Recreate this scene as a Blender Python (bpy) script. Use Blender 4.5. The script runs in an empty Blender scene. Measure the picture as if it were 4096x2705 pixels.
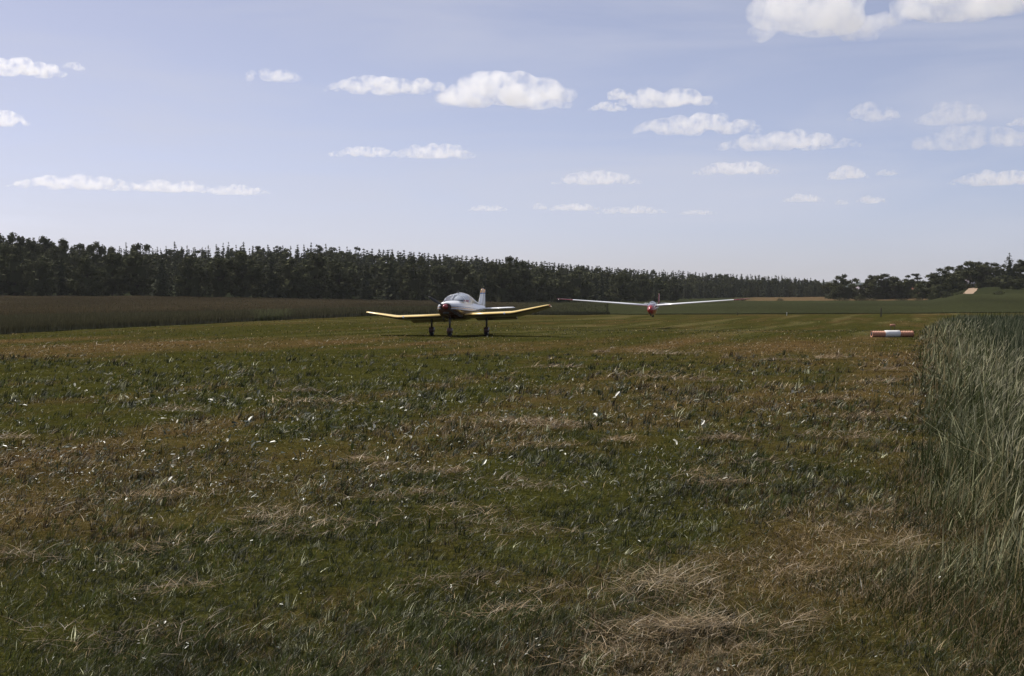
import bpy, bmesh, math, random
import numpy as np
from mathutils import Vector, Matrix

R = math.radians
SC = bpy.context.scene
COL = SC.collection
rng = np.random.default_rng(7)
random.seed(7)

# ------------------------------------------------------------------ camera, sky, sun, exposure
EYE, F, CX, HZ = 1.6, 5689.0, 2048.0, 1203.0      # eye height, focal length and horizon of the 4096 px photograph
cam_d = bpy.data.cameras.new('camera')
cam = bpy.data.objects.new('camera', cam_d); COL.objects.link(cam)
cam_d.sensor_width = 36.0; cam_d.sensor_fit = 'HORIZONTAL'; cam_d.lens = 50.0
cam_d.clip_start = 0.1; cam_d.clip_end = 90000.0
cam.location = (0, 0, EYE)
cam.rotation_euler = (R(90) - math.atan((1352.5 - HZ) / F), 0, 0)
SC.camera = cam

SUN_ELEV, SUN_AZ = R(55), R(-48)                   # azimuth from the viewing direction, minus = to the left
world = bpy.data.worlds.new('World'); SC.world = world; world.use_nodes = True
wn, wl = world.node_tree.nodes, world.node_tree.links
wn.clear()
wo = wn.new('ShaderNodeOutputWorld'); wb = wn.new('ShaderNodeBackground')
sky = wn.new('ShaderNodeTexSky'); sky.sky_type = 'NISHITA'; sky.sun_disc = False
sky.sun_elevation = SUN_ELEV; sky.sun_rotation = SUN_AZ
sky.altitude = 0; sky.air_density = 0.4; sky.dust_density = 1.4; sky.ozone_density = 1.5
SKY_STRENGTH = 0.15
wb.inputs['Strength'].default_value = SKY_STRENGTH
# film white balance, and thin high cirrus drawn out in faint streaks across the whole sky
tint = wn.new('ShaderNodeMix'); tint.data_type = 'RGBA'; tint.blend_type = 'MULTIPLY'; tint.inputs[0].default_value = 1.0
tint.inputs[7].default_value = (1.12, 1.0, 0.96, 1)
wl.new(sky.outputs[0], tint.inputs[6])
wtc = wn.new('ShaderNodeTexCoord'); wmp = wn.new('ShaderNodeMapping'); wmp.inputs['Rotation'].default_value = (0, R(14), R(10)); wmp.inputs['Scale'].default_value = (1.3, 1.3, 9.0)
wno = wn.new('ShaderNodeTexNoise'); wno.inputs['Scale'].default_value = 2.2; wno.inputs['Detail'].default_value = 5; wno.inputs['Roughness'].default_value = 0.55; wno.inputs['Distortion'].default_value = 0.4
wmr = wn.new('ShaderNodeMapRange'); wmr.inputs['From Min'].default_value = 0.42; wmr.inputs['From Max'].default_value = 0.74; wmr.inputs['To Min'].default_value = 0.22; wmr.inputs['To Max'].default_value = 0.72
cir = wn.new('ShaderNodeMix'); cir.data_type = 'RGBA'; cir.inputs[7].default_value = (4.15, 4.25, 4.9, 1)
wl.new(wtc.outputs['Generated'], wmp.inputs['Vector']); wl.new(wmp.outputs[0], wno.inputs['Vector']); wl.new(wno.outputs['Fac'], wmr.inputs['Value'])
wl.new(wmr.outputs[0], cir.inputs[0]); wl.new(tint.outputs[2], cir.inputs[6])
wl.new(cir.outputs[2], wb.inputs['Color']); wl.new(wb.outputs[0], wo.inputs['Surface'])

sun_d = bpy.data.lights.new('sun', 'SUN'); sun_d.energy = 5.0; sun_d.angle = R(0.53); sun_d.color = (1.0, 0.95, 0.87)
sun = bpy.data.objects.new('sun', sun_d); COL.objects.link(sun)
sdir = Vector((math.sin(SUN_AZ) * math.cos(SUN_ELEV), math.cos(SUN_AZ) * math.cos(SUN_ELEV), math.sin(SUN_ELEV)))
sun.rotation_euler = sdir.to_track_quat('Z', 'Y').to_euler()

vs = SC.view_settings
vs.view_transform = 'Standard'; vs.look = 'None'; vs.exposure = 0.0; vs.gamma = 1.0; vs.use_curve_mapping = False
SC.render.engine = 'CYCLES'
cy = SC.cycles
cy.max_bounces = 12; cy.diffuse_bounces = 3; cy.glossy_bounces = 3; cy.transmission_bounces = 8
cy.volume_bounces = 10; cy.transparent_max_bounces = 12
cy.use_denoising = True
cy.volume_step_rate = 1.0; cy.volume_max_steps = 256

# ------------------------------------------------------------------ helpers
def tag(o, label=None, cat=None, group=None, kind=None):
    if label: o['label'] = label
    if cat: o['category'] = cat
    if group: o['group'] = group
    if kind: o['kind'] = kind
    return o

def empty(name, loc=(0, 0, 0), rot=(0, 0, 0), label=None, cat=None, group=None):
    o = bpy.data.objects.new(name, None); COL.objects.link(o)
    o.empty_display_size = 0.3; o.location = loc; o.rotation_euler = rot
    return tag(o, label, cat, group)

def link(name, me, mats=None, parent=None):
    o = bpy.data.objects.new(name, me); COL.objects.link(o)
    if mats is not None:
        for m in (mats if isinstance(mats, (list, tuple)) else [mats]): me.materials.append(m)
    if parent is not None: o.parent = parent
    return o

def np_mesh(name, V, loops, totals, cols=None, smooth=False):
    me = bpy.data.meshes.new(name)
    V = np.asarray(V, np.float32); loops = np.asarray(loops, np.int32); totals = np.asarray(totals, np.int32)
    me.vertices.add(len(V)); me.vertices.foreach_set('co', V.ravel())
    me.loops.add(len(loops)); me.loops.foreach_set('vertex_index', loops)
    me.polygons.add(len(totals))
    starts = np.concatenate([[0], np.cumsum(totals)[:-1]]).astype(np.int32)
    me.polygons.foreach_set('loop_start', starts); me.polygons.foreach_set('loop_total', totals)
    if smooth: me.polygons.foreach_set('use_smooth', np.ones(len(totals), bool))
    me.update(calc_edges=True)
    if cols is not None:
        c = np.ones((len(V), 4), np.float32); c[:, :3] = cols
        a = me.color_attributes.new('Col', 'FLOAT_COLOR', 'POINT'); a.data.foreach_set('color', c.ravel())
    return me

# value noise
_T = np.random.default_rng(3).random((256, 256)).astype(np.float32)
def vnoise(x, y, s=0):
    x = np.asarray(x, float) + s * 17.3; y = np.asarray(y, float) + s * 41.7
    xi = np.floor(x).astype(int); yi = np.floor(y).astype(int)
    fx = x - xi; fy = y - yi; fx = fx * fx * (3 - 2 * fx); fy = fy * fy * (3 - 2 * fy)
    a = _T[xi & 255, yi & 255]; b = _T[(xi + 1) & 255, yi & 255]
    c = _T[xi & 255, (yi + 1) & 255]; d = _T[(xi + 1) & 255, (yi + 1) & 255]
    return (a * (1 - fx) + b * fx) * (1 - fy) + (c * (1 - fx) + d * fx) * fy
def fbm(x, y, s=0, o=4):
    v = 0; a = 1; t = 0
    for i in range(o):
        v = v + a * vnoise(x * 2 ** i, y * 2 ** i, s + i); t += a; a *= 0.5
    return v / t
def sstep(a, b, x):
    t = np.clip((x - a) / (b - a), 0, 1); return t * t * (3 - 2 * t)

# ------------------------------------------------------------------ materials
def mat(name, color=(0.5, 0.5, 0.5), rough=0.5, spec=0.5, metal=0.0, coat=0.0, noise=0.0, nscale=6.0, bump=0.0):
    m = bpy.data.materials.new(name); m.use_nodes = True
    nt = m.node_tree; b = nt.nodes['Principled BSDF']
    b.inputs['Base Color'].default_value = (*color, 1); b.inputs['Roughness'].default_value = rough
    b.inputs['Specular IOR Level'].default_value = spec; b.inputs['Metallic'].default_value = metal
    b.inputs['Coat Weight'].default_value = coat
    if noise or bump:
        tc = nt.nodes.new('ShaderNodeTexCoord'); n = nt.nodes.new('ShaderNodeTexNoise')
        n.inputs['Scale'].default_value = nscale; n.inputs['Detail'].default_value = 5
        nt.links.new(tc.outputs['Object'], n.inputs['Vector'])
        if noise:
            mr = nt.nodes.new('ShaderNodeMapRange'); mr.inputs['To Min'].default_value = 1 - noise; mr.inputs['To Max'].default_value = 1 + noise
            mx = nt.nodes.new('ShaderNodeMix'); mx.data_type = 'RGBA'; mx.blend_type = 'MULTIPLY'; mx.inputs[0].default_value = 1
            mx.inputs[6].default_value = (*color, 1)
            nt.links.new(n.outputs['Fac'], mr.inputs['Value']); nt.links.new(mr.outputs[0], mx.inputs[7]); nt.links.new(mx.outputs[2], b.inputs['Base Color'])
        if bump:
            bp = nt.nodes.new('ShaderNodeBump'); bp.inputs['Strength'].default_value = bump
            nt.links.new(n.outputs['Fac'], bp.inputs['Height']); nt.links.new(bp.outputs[0], b.inputs['Normal'])
    return m

def leaf_mat(name, rough=0.5, spec=0.4, trans=0.3, gain=1.0):
    """plant matter coloured by its own colour attribute, thin enough to let some light through"""
    m = bpy.data.materials.new(name); m.use_nodes = True
    nt = m.node_tree; b = nt.nodes['Principled BSDF']; out = nt.nodes['Material Output']
    a = nt.nodes.new('ShaderNodeAttribute'); a.attribute_name = 'Col'
    src = a.outputs['Color']
    if gain != 1.0:
        g = nt.nodes.new('ShaderNodeVectorMath'); g.operation = 'SCALE'; g.inputs['Scale'].default_value = gain
        nt.links.new(src, g.inputs[0]); src = g.outputs[0]
    nt.links.new(src, b.inputs['Base Color'])
    b.inputs['Roughness'].default_value = rough; b.inputs['Specular IOR Level'].default_value = spec
    if trans > 0:
        t = nt.nodes.new('ShaderNodeBsdfTranslucent'); nt.links.new(src, t.inputs['Color'])
        mx = nt.nodes.new('ShaderNodeMixShader'); mx.inputs[0].default_value = trans
        nt.links.new(b.outputs[0], mx.inputs[1]); nt.links.new(t.outputs[0], mx.inputs[2]); nt.links.new(mx.outputs[0], out.inputs['Surface'])
    return m

def ground_mat():
    m = bpy.data.materials.new('field_ground'); m.use_nodes = True
    nt = m.node_tree; b = nt.nodes['Principled BSDF']
    a = nt.nodes.new('ShaderNodeAttribute'); a.attribute_name = 'Col'
    tc = nt.nodes.new('ShaderNodeTexCoord')
    n1 = nt.nodes.new('ShaderNodeTexNoise'); n1.inputs['Scale'].default_value = 9; n1.inputs['Detail'].default_value = 8; n1.inputs['Roughness'].default_value = 0.75
    n2 = nt.nodes.new('ShaderNodeTexNoise'); n2.inputs['Scale'].default_value = 1.1; n2.inputs['Detail'].default_value = 6
    nt.links.new(tc.outputs['Object'], n1.inputs['Vector']); nt.links.new(tc.outputs['Object'], n2.inputs['Vector'])
    r1 = nt.nodes.new('ShaderNodeMapRange'); r1.inputs['From Min'].default_value = 0.3; r1.inputs['From Max'].default_value = 0.72
    r1.inputs['To Min'].default_value = 0.45; r1.inputs['To Max'].default_value = 1.7
    r2 = nt.nodes.new('ShaderNodeMapRange'); r2.inputs['From Min'].default_value = 0.3; r2.inputs['From Max'].default_value = 0.7
    r2.inputs['To Min'].default_value = 0.75; r2.inputs['To Max'].default_value = 1.25
    nt.links.new(n1.outputs['Fac'], r1.inputs['Value']); nt.links.new(n2.outputs['Fac'], r2.inputs['Value'])
    n3 = nt.nodes.new('ShaderNodeTexNoise'); n3.inputs['Scale'].default_value = 55; n3.inputs['Detail'].default_value = 6; n3.inputs['Roughness'].default_value = 0.8
    nt.links.new(tc.outputs['Object'], n3.inputs['Vector'])
    r3 = nt.nodes.new('ShaderNodeMapRange'); r3.inputs['From Min'].default_value = 0.36; r3.inputs['From Max'].default_value = 0.66; r3.inputs['To Min'].default_value = 0.25; r3.inputs['To Max'].default_value = 1.75
    nt.links.new(n3.outputs['Fac'], r3.inputs['Value'])
    m0 = nt.nodes.new('ShaderNodeMath'); m0.operation = 'MULTIPLY'; nt.links.new(r1.outputs[0], m0.inputs[0]); nt.links.new(r3.outputs[0], m0.inputs[1])
    mu = nt.nodes.new('ShaderNodeMath'); mu.operation = 'MULTIPLY'
    nt.links.new(m0.outputs[0], mu.inputs[0]); nt.links.new(r2.outputs[0], mu.inputs[1])
    g = nt.nodes.new('ShaderNodeVectorMath'); g.operation = 'SCALE'
    nt.links.new(a.outputs['Color'], g.inputs[0]); nt.links.new(mu.outputs[0], g.inputs['Scale'])
    nt.links.new(g.outputs[0], b.inputs['Base Color'])
    b.inputs['Roughness'].default_value = 1.0; b.inputs['Specular IOR Level'].default_value = 0.0
    bp = nt.nodes.new('ShaderNodeBump'); bp.inputs['Strength'].default_value = 0.6; bp.inputs['Distance'].default_value = 0.06
    nt.links.new(n1.outputs['Fac'], bp.inputs['Height']); nt.links.new(bp.outputs[0], b.inputs['Normal'])
    return m

M_GROUND = ground_mat()
M_BLADE = leaf_mat('grass_blade', 0.5, 0.25, 0.45, 1.15)
M_TALL = leaf_mat('tall_grass', 0.5, 0.12, 0.4)
M_CROP = leaf_mat('crop_stalk', 0.7, 0.1, 0.2)
M_WEED = leaf_mat('weed_leaf', 0.36, 0.5, 0.25)
M_HAY = leaf_mat('hay', 0.5, 0.45, 0.25)
M_LEAF = leaf_mat('tree_leaf', 0.8, 0.05, 0.08)
M_BARK = mat('bark', (0.05, 0.04, 0.03), 0.9, 0.1, noise=0.4, nscale=3)

# ------------------------------------------------------------------ terrain
PXK = lambda *a: (np.array([p for p, _ in a], float), np.array([v for _, v in a], float))
DF = PXK((-1500, 290), (600, 290), (1000, 300), (2000, 340), (2500, 400), (3000, 400), (3700, 400), (3850, 330), (5500, 300))
DR = PXK((-1500, 540), (1000, 550), (2000, 590), (2600, 680), (3000, 640), (3600, 600), (3850, 430), (5500, 420))
Z1 = PXK((-1500, 0), (1770, 0), (2400, -0.7), (5500, -0.7))
Z2 = PXK((-1500, 0.5), (1600, 0.35), (2300, -0.2), (2500, -0.33), (3700, -0.33), (5500, -0.2))
ZF = PXK((-1500, 1.8), (600, 1.8), (1000, 1.5), (2000, 0.7), (2500, 1.0), (3000, 1.3), (3700, 1.4), (3850, 2.9), (4300, 3.2), (5500, 3))
ZR = PXK((-1500, 13), (0, 13), (1000, 8.7), (2000, 4.5), (2600, 2.5), (3000, 3.3), (3600, 3.5), (3850, 5.2), (4100, 6.5), (5500, 7))
def PX(x, y): return CX + F * x / np.maximum(y, 1.0)
def tab(t, px): return np.interp(px, t[0], t[1])
def H(x, y):
    x = np.asarray(x, float); y = np.asarray(y, float)
    px = np.clip(PX(x, y), -1500, 5500)
    df, dr = tab(DF, px), tab(DR, px)
    ds = [np.full_like(px, 66), np.full_like(px, 118), np.full_like(px, 200), df, dr, dr + 500, np.full_like(px, 9000)]
    zs = [np.zeros_like(px), tab(Z1, px), tab(Z2, px), tab(ZF, px), tab(ZR, px), tab(ZR, px) - 7, np.full_like(px, -30)]
    z = np.zeros_like(px)
    for i in range(6):
        t = np.clip((y - ds[i]) / (ds[i + 1] - ds[i]), 0, 1)
        if i in (0, 5): t = t * t * (3 - 2 * t)
        z = np.where(y > ds[i], zs[i] + (zs[i + 1] - zs[i]) * t, z)
    return z
def h1(x, y): return float(H(np.array([x]), np.array([y]))[0])
def at(px, d, dz=0.0):
    x = (px - CX) / F * d; return Vector((x, d, h1(x, d) + dz))
STRIP = 0.29                                        # the strip runs away to the right of the viewing direction
def U(x, y): return (x - STRIP * y) / math.hypot(1, STRIP)
def Vv(x, y): return (y + STRIP * x) / math.hypot(1, STRIP)

DEDGE = PXK((-1500, 30), (-900, 45), (0, 67), (750, 94), (1500, 140), (1900, 166), (2300, 184), (2450, 196), (3000, 200), (3560, 205), (5500, 205))

def dryness(x, y):
    """0 = fresh green, 1 = cut and dry; mown swaths run along the strip"""
    u, v = U(x, y), Vv(x, y)
    n1 = fbm(x * 0.55, y * 0.40, 1); n2 = fbm(u * 0.75, v * 0.07, 2, 3); n3 = fbm(u * 0.22, v * 0.05, 5, 3)
    n4 = fbm(x * 1.7, y * 1.2, 9, 3)
    d = 0.09 + 0.55 * (n1 - 0.5) + 1.45 * (n2 - 0.5) + 0.6 * (n3 - 0.5) + 0.7 * (n4 - 0.5)
    d += 0.95 * np.exp(-((y - 50 + 9 * (fbm(x * 0.05, y * 0.02, 14, 2) - 0.5)) / 11) ** 2) * np.clip(0.25 + 1.6 * (fbm(x * 0.07, y * 0.05, 13, 3) - 0.25), 0, 1.2)
    d += 0.20 * np.exp(-((u + 9) / 0.9) ** 2)
    d += 0.20 * sstep(-6, -1.5, u) * sstep(60, 30, y)
    d += 0.10 * sstep(8.0, 6.0, y)
    d -= 0.22 * np.exp(-((y - 34) / 5.5) ** 2) * sstep(-2, -8, u)
    d -= 0.30 * np.exp(-((y - 72) / 9) ** 2) * sstep(-6, -14, u)
    return np.clip(d, 0, 1)

C_GREEN = np.array((0.042, 0.051, 0.012)); C_DGREEN = np.array((0.017, 0.022, 0.0065))
C_BROWN = np.array((0.062, 0.037, 0.010)); C_HAY = np.array((0.36, 0.28, 0.16)); C_PALE = np.array((0.52, 0.52, 0.34))

def ground_cols(x, y):
    px = PX(x, y)
    d = dryness(x, y)[:, None]
    c = (C_GREEN * 0.55 + C_BROWN * 0.22) * (1 - d) + (C_BROWN * 0.80 + C_HAY * 0.07) * d
    u = U(x, y); v = Vv(x, y)
    # pale clippings drying in the far swaths
    s = sstep(0.55, 0.75, fbm(u * 0.6, v * 0.04, 12, 3)) * sstep(55, 75, y)
    c = c + (np.array((0.030, 0.026, 0.013)) * s[:, None])
    # fields beyond the strip
    df, dr = tab(DF, px), tab(DR, px)
    n = fbm(x * 0.02, y * 0.008, 21, 3)[:, None]
    field = np.array((0.028, 0.032, 0.014)) * (0.75 + 0.5 * n)
    w = sstep(0, 3, y - tab(DEDGE, px))[:, None]
    c = c * (1 - w) + field * w
    tan = np.array((0.105, 0.073, 0.038)) * (0.8 + 0.4 * n)
    w = (sstep(0, 8, y - (df + 12)) * sstep(2900, 3050, px) * sstep(3800, 3700, px))[:, None]
    c = c * (1 - w) + tan * w
    floor_ = np.array((0.020, 0.024, 0.012))
    w = (sstep(0, 6, y - df + 3) * sstep(2350, 2250, px))[:, None]
    c = c * (1 - w) + floor_ * w
    w = sstep(0, 10, y - dr)[:, None]
    c = c * (1 - w) + floor_ * w
    w = (sstep(0.2, 1.0, u) * sstep(150, 130, y))[:, None]
    c = c * (1 - w) + np.array((0.018, 0.021, 0.009)) * w
    return np.maximum(c, 0.004)

def build_ground():
    az = np.concatenate([np.linspace(-180, -26, 40)[:-1], np.linspace(-26, 26, 420), np.linspace(26, 180, 40)[1:-1]])
    a = np.radians(az); nA = len(a)
    r = np.concatenate([[0.5, 2], np.geomspace(4, 1200, 430), np.geomspace(1250, 9000, 12)]); nR = len(r)
    A, RR = np.meshgrid(a, r)
    x = (RR * np.sin(A)).ravel(); y = (RR * np.cos(A)).ravel()
    z = H(x, y)
    z += 0.05 * (fbm(x * 0.5, y * 0.5, 30) - 0.5) * (y > 1) * sstep(300, 100, np.abs(y))
    V = np.stack([x, y, z], 1)
    i = np.arange(nR - 1)[:, None] * nA; j = np.arange(nA)[None, :]; j2 = (j + 1) % nA
    q = np.stack([i + j, i + j2, i + nA + j2, i + nA + j], -1).reshape(-1, 4)
    inner = np.arange(nA)
    loops = np.concatenate([q[:, ::-1].ravel(), inner])
    totals = np.concatenate([np.full(len(q), 4), [nA]])
    me = np_mesh('ground', V, loops, totals, ground_cols(x, y), smooth=True)
    o = link('ground', me, M_GROUND)
    return tag(o, 'mown grass airstrip and farm fields rolling to the horizon', 'ground', kind='structure')
build_ground()

# a pale sandy track climbing the slope on the right
def ribbon(name, pts, w, m, label, dz=0.06):
    V = []
    P = [np.array((p.x, p.y)) for p in pts]
    for i, p in enumerate(P):
        t = P[min(i + 1, len(P) - 1)] - P[max(i - 1, 0)]; t = t / np.linalg.norm(t); n = np.array((-t[1], t[0]))
        for k in (-1, -0.33, 0.33, 1):
            q = p + n * k * w / 2 * (0.9 + 0.2 * random.random()); V.append((q[0], q[1], h1(*q) + dz))
    Q = [[i * 4 + k, i * 4 + k + 1, i * 4 + k + 5, i * 4 + k + 4] for i in range(len(P) - 1) for k in range(3)]
    me = np_mesh(name, V, np.array(Q).ravel(), np.full(len(Q), 4), smooth=True)
    return tag(link(name, me, m), label, 'track', kind='structure')
M_SAND = mat('sand', (0.30, 0.22, 0.15), 0.95, 0.1, noise=0.35, nscale=0.6, bump=0.2)
ribbon('track', [at(3868 + 4 * k - 0.15 * k * k, 338 + 9 * k) for k in range(12)], 2.7, M_SAND, 'pale sandy farm track climbing towards the trees', 0.10)

# ------------------------------------------------------------------ blades
def blades(name, pos, h, w, lean, az, cols, segs=2, m=None, tipcols=None, face=None, curve=1.7, parent=None, width_prof=None):
    n = len(pos)
    face = rng.uniform(0, math.pi, n) if face is None else face
    wd = np.stack([np.cos(face), np.sin(face), rng.uniform(-.25, .25, n)], 1)
    ld = np.stack([np.cos(az), np.sin(az), np.zeros(n)], 1)
    vs_, cs_ = [], []
    prof = width_prof or {1: [1], 2: [1, .8], 3: [1, .95, .6], 4: [1, 1, .8, .5]}[segs]
    for s in range(segs):
        t = s / segs
        p = pos + ld * (h * np.sin(lean) * t ** curve)[:, None]; p[:, 2] += h * np.cos(lean) * t + (h * 0.04 * np.sin(lean))
        k = (w * 0.5 * prof[s])[:, None]
        vs_ += [p - wd * k, p + wd * k]
        c = cols if tipcols is None else cols * (1 - t) + tipcols * t
        cs_ += [c, c]
    p = pos + ld * (h * np.sin(lean))[:, None]; p[:, 2] += h * np.cos(lean) + (h * 0.03 * np.sin(lean))
    vs_.append(p); cs_.append(cols if tipcols is None else tipcols)
    nv = 2 * segs + 1
    V = np.stack(vs_, 1).reshape(-1, 3); C = np.stack(cs_, 1).reshape(-1, 3)
    pat, tot = [], []
    for s in range(segs - 1): pat += [2 * s, 2 * s + 1, 2 * s + 3, 2 * s + 2]; tot.append(4)
    pat += [2 * segs - 2, 2 * segs - 1, 2 * segs]; tot.append(3)
    loops = (np.arange(n)[:, None] * nv + np.array(pat)[None, :]).ravel()
    me = np_mesh(name, V, loops, np.tile(tot, n), C)
    return link(name, me, m, parent)

def screen_scatter(n, d0, d1, px0, px1, power=1.0, extra=1.5):
    """points spread so that the picture is covered about evenly from d0 to d1"""
    t = rng.random(n)
    a = (1 / d1) ** power; b = (1 / d0) ** power
    d = (a + (b - a) * t) ** (-1 / power)
    x0 = (px0 - CX) / F * d - extra; x1 = (px1 - CX) / F * d + extra
    return x0 + (x1 - x0) * rng.random(n), d

def grass_cols(x, y, hay_p=0.15):
    n = len(x); d = dryness(x, y); r = rng.random(n)
    k = rng.random(n)[:, None]
    c = C_DGREEN * (1 - k) + C_GREEN * 1.35 * k
    dry = r < d * 0.85
    k2 = rng.random(n)[:, None] ** 2.4
    c = np.where(dry[:, None], C_BROWN * (1 - k2) + C_HAY * k2, c)
    pale = rng.random(n) < hay_p * (0.35 + d) * 0.8
    c = np.where(pale[:, None], C_HAY * (0.8 + 0.6 * rng.random(n))[:, None], c)
    silver_glint = (~dry) & (rng.random(n) < (1 - 0.85 * sstep(25, 50, y)) * 0.05 + 0.10 * sstep(0.5, 0.75, fbm(x * 2.3, y * 1.4, 47, 3)) * sstep(45, 25, y))
    c = np.where(silver_glint[:, None], C_PALE * (0.5 + 0.7 * rng.random(n))[:, None], c)  # glints of glossy grass put into the colour as pale blades
    tuft = 0.30 + 1.5 * fbm(x * 5.5, y * 3.0, 44, 2) ** 1.3          # lighter and darker tufts
    return c * (rng.uniform(0.7, 1.3, n) * tuft)[:, None]

def mown_grass():
    n = 330000
    x, y = screen_scatter(n, 4.9, 160, -60, 4160, 1.0)
    keep = (y < tab(DEDGE, PX(x, y)) - 0.5) & (U(x, y) < 0.5)
    x, y = x[keep], y[keep]; n = len(x)
    z = H(x, y) - 0.01
    tuft = 0.5 * fbm(x * 1.3, y * 1.3, 40, 3) + 0.7 * fbm(x * 6, y * 4, 41, 2) ** 1.5
    sz = np.clip(y / 14.0, 1.0, 3.2) ** 0.8
    h = (0.030 + 0.075 * tuft * rng.random(n) + 0.02 * rng.random(n)) * (0.75 + 0.25 * sz)
    w = np.maximum(0.0032, 0.75 * y / 1422) * rng.uniform(0.6, 1.2, n)
    lean = np.clip(rng.normal(1.0, 0.36, n), 0.05, 1.54)
    az = rng.normal(0.5, 1.6, n)
    c = grass_cols(x, y)
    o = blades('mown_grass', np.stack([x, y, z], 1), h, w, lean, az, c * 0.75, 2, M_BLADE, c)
    tag(o, 'short mown grass of the airstrip, green mixed with dry brown', 'grass', kind='stuff')
    # regrown tufts: blades that share a root, a lean and a colour
    nt, m = 30000, 9
    x, y = screen_scatter(nt, 5.0, 42, -60, 4160, 1.0)
    g = fbm(x * 1.1, y * 0.7, 48, 3)
    keep = (rng.random(nt) < sstep(0.30, 0.62, g) * 1.1) & (U(x, y) < 0.4); x, y = x[keep], y[keep]; nt = len(x)
    sc = np.clip(y / 11.0, 0.8, 2.2)
    c = np.repeat(grass_cols(x, y, 0.06) , m, 0)
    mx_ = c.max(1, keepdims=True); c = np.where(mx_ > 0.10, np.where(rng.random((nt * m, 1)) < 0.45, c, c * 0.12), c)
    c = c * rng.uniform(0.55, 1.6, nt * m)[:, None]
    az = np.repeat(rng.normal(0.55, 0.75, nt), m) + rng.normal(0, 0.45, nt * m)
    ln = np.clip(np.repeat(rng.normal(0.80, 0.28, nt), m) + rng.normal(0, 0.22, nt * m), 0.05, 1.5)
    hh = np.repeat(rng.uniform(0.045, 0.11, nt) * sc ** 0.7, m) * rng.uniform(0.55, 1.25, nt * m)
    X = np.repeat(x, m) + rng.normal(0, 0.016, nt * m) * np.repeat(sc, m); Y = np.repeat(y, m) + rng.normal(0, 0.016, nt * m) * np.repeat(sc, m)
    w = np.maximum(0.0040, 0.85 * Y / 1422) * rng.uniform(0.5, 1.3, nt * m)
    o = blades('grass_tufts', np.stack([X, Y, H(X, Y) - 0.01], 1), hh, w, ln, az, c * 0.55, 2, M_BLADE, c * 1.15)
    tag(o, 'coarser tufts of regrown grass leaning with the wind on the strip', 'grass', kind='stuff')
mown_grass()

def loose_hay():
    n = 70000
    x, y = screen_scatter(n, 5.2, 70, -40, 4140, 1.1)
    d = dryness(x, y) + 0.5 * (fbm(x * 1.1, y * 0.7, 55, 3) - 0.45)
    keep = (rng.random(n) < sstep(0.28, 0.95, d)) & (U(x, y) < 0.45)
    x, y = x[keep], y[keep]; n = len(x)
    z = H(x, y) + rng.uniform(0.02, 0.07, n)
    h = (0.03 + 0.13 * rng.random(n) ** 2.2) * np.clip(y / 14, 1, 2.4)
    w = np.maximum(0.0028, 0.62 * y / 1422) * rng.uniform(0.6, 1.2, n)
    lean = rng.uniform(1.1, 1.62, n); az = rng.normal(1.0, 0.8, n) + math.pi * (rng.random(n) < 0.5)
    k = rng.random(n)[:, None]
    c = (C_BROWN * 1.3 * (1 - k) + C_HAY * 1.2 * k) * rng.uniform(0.5, 1.35, n)[:, None]
    o = blades('loose_hay', np.stack([x, y, z], 1), h, w, lean, az, c, 3, M_HAY)
    tag(o, 'loose dry hay clippings scattered over the mown strip', 'hay', kind='stuff')
    # small matted patches left by the mower
    nm = 75
    x, y = screen_scatter(nm, 6.2, 44, 100, 4140, 0.9)
    right = rng.random(nm) < 0.72
    u = np.where(right, rng.uniform(-5.5, -0.2, nm), rng.normal(-9, 1.2, nm)); x = u * math.hypot(1, STRIP) + STRIP * y
    m = 150; rad = np.repeat(rng.uniform(0.08, 0.30, nm) * np.clip(y / 14, 1, 1.8), m)
    q = np.clip(rng.normal(0, 1, (nm * m, 2)), -2, 2)
    an = np.repeat(rng.normal(0.3, 0.5, nm), m)
    X = np.repeat(x, m) + rad * (q[:, 0] * np.cos(an) - 0.45 * q[:, 1] * np.sin(an)); Y = np.repeat(y, m) + rad * (q[:, 0] * np.sin(an) + 0.45 * q[:, 1] * np.cos(an))
    n = nm * m
    k = rng.random(n)[:, None] ** 0.8; tone = np.repeat(rng.uniform(0.65, 1.25, nm), m)
    c = (C_BROWN * 1.6 * (1 - k) + np.array((0.40, 0.29, 0.155)) * k) * (tone * rng.uniform(0.5, 1.3, n))[:, None]
    o = blades('hay_mats', np.stack([X, Y, H(X, Y) + 0.03 + 0.05 * np.exp(-(q ** 2).sum(1) * .5) * rng.random(n)], 1), rng.uniform(0.05, 0.17, n) * np.clip(Y / 14, 1, 1.8),
               np.maximum(0.003, 0.7 * Y / 1422) * rng.uniform(0.6, 1.2, n), rng.uniform(1.05, 1.6, n), rng.normal(0.3, 0.9, n) + math.pi * (rng.random(n) < 0.5), c, 3, M_HAY)
    keep = None
    tag(o, 'matted patches of pinkish dry hay left lying on the strip', 'hay', kind='stuff')
loose_hay()

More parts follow.
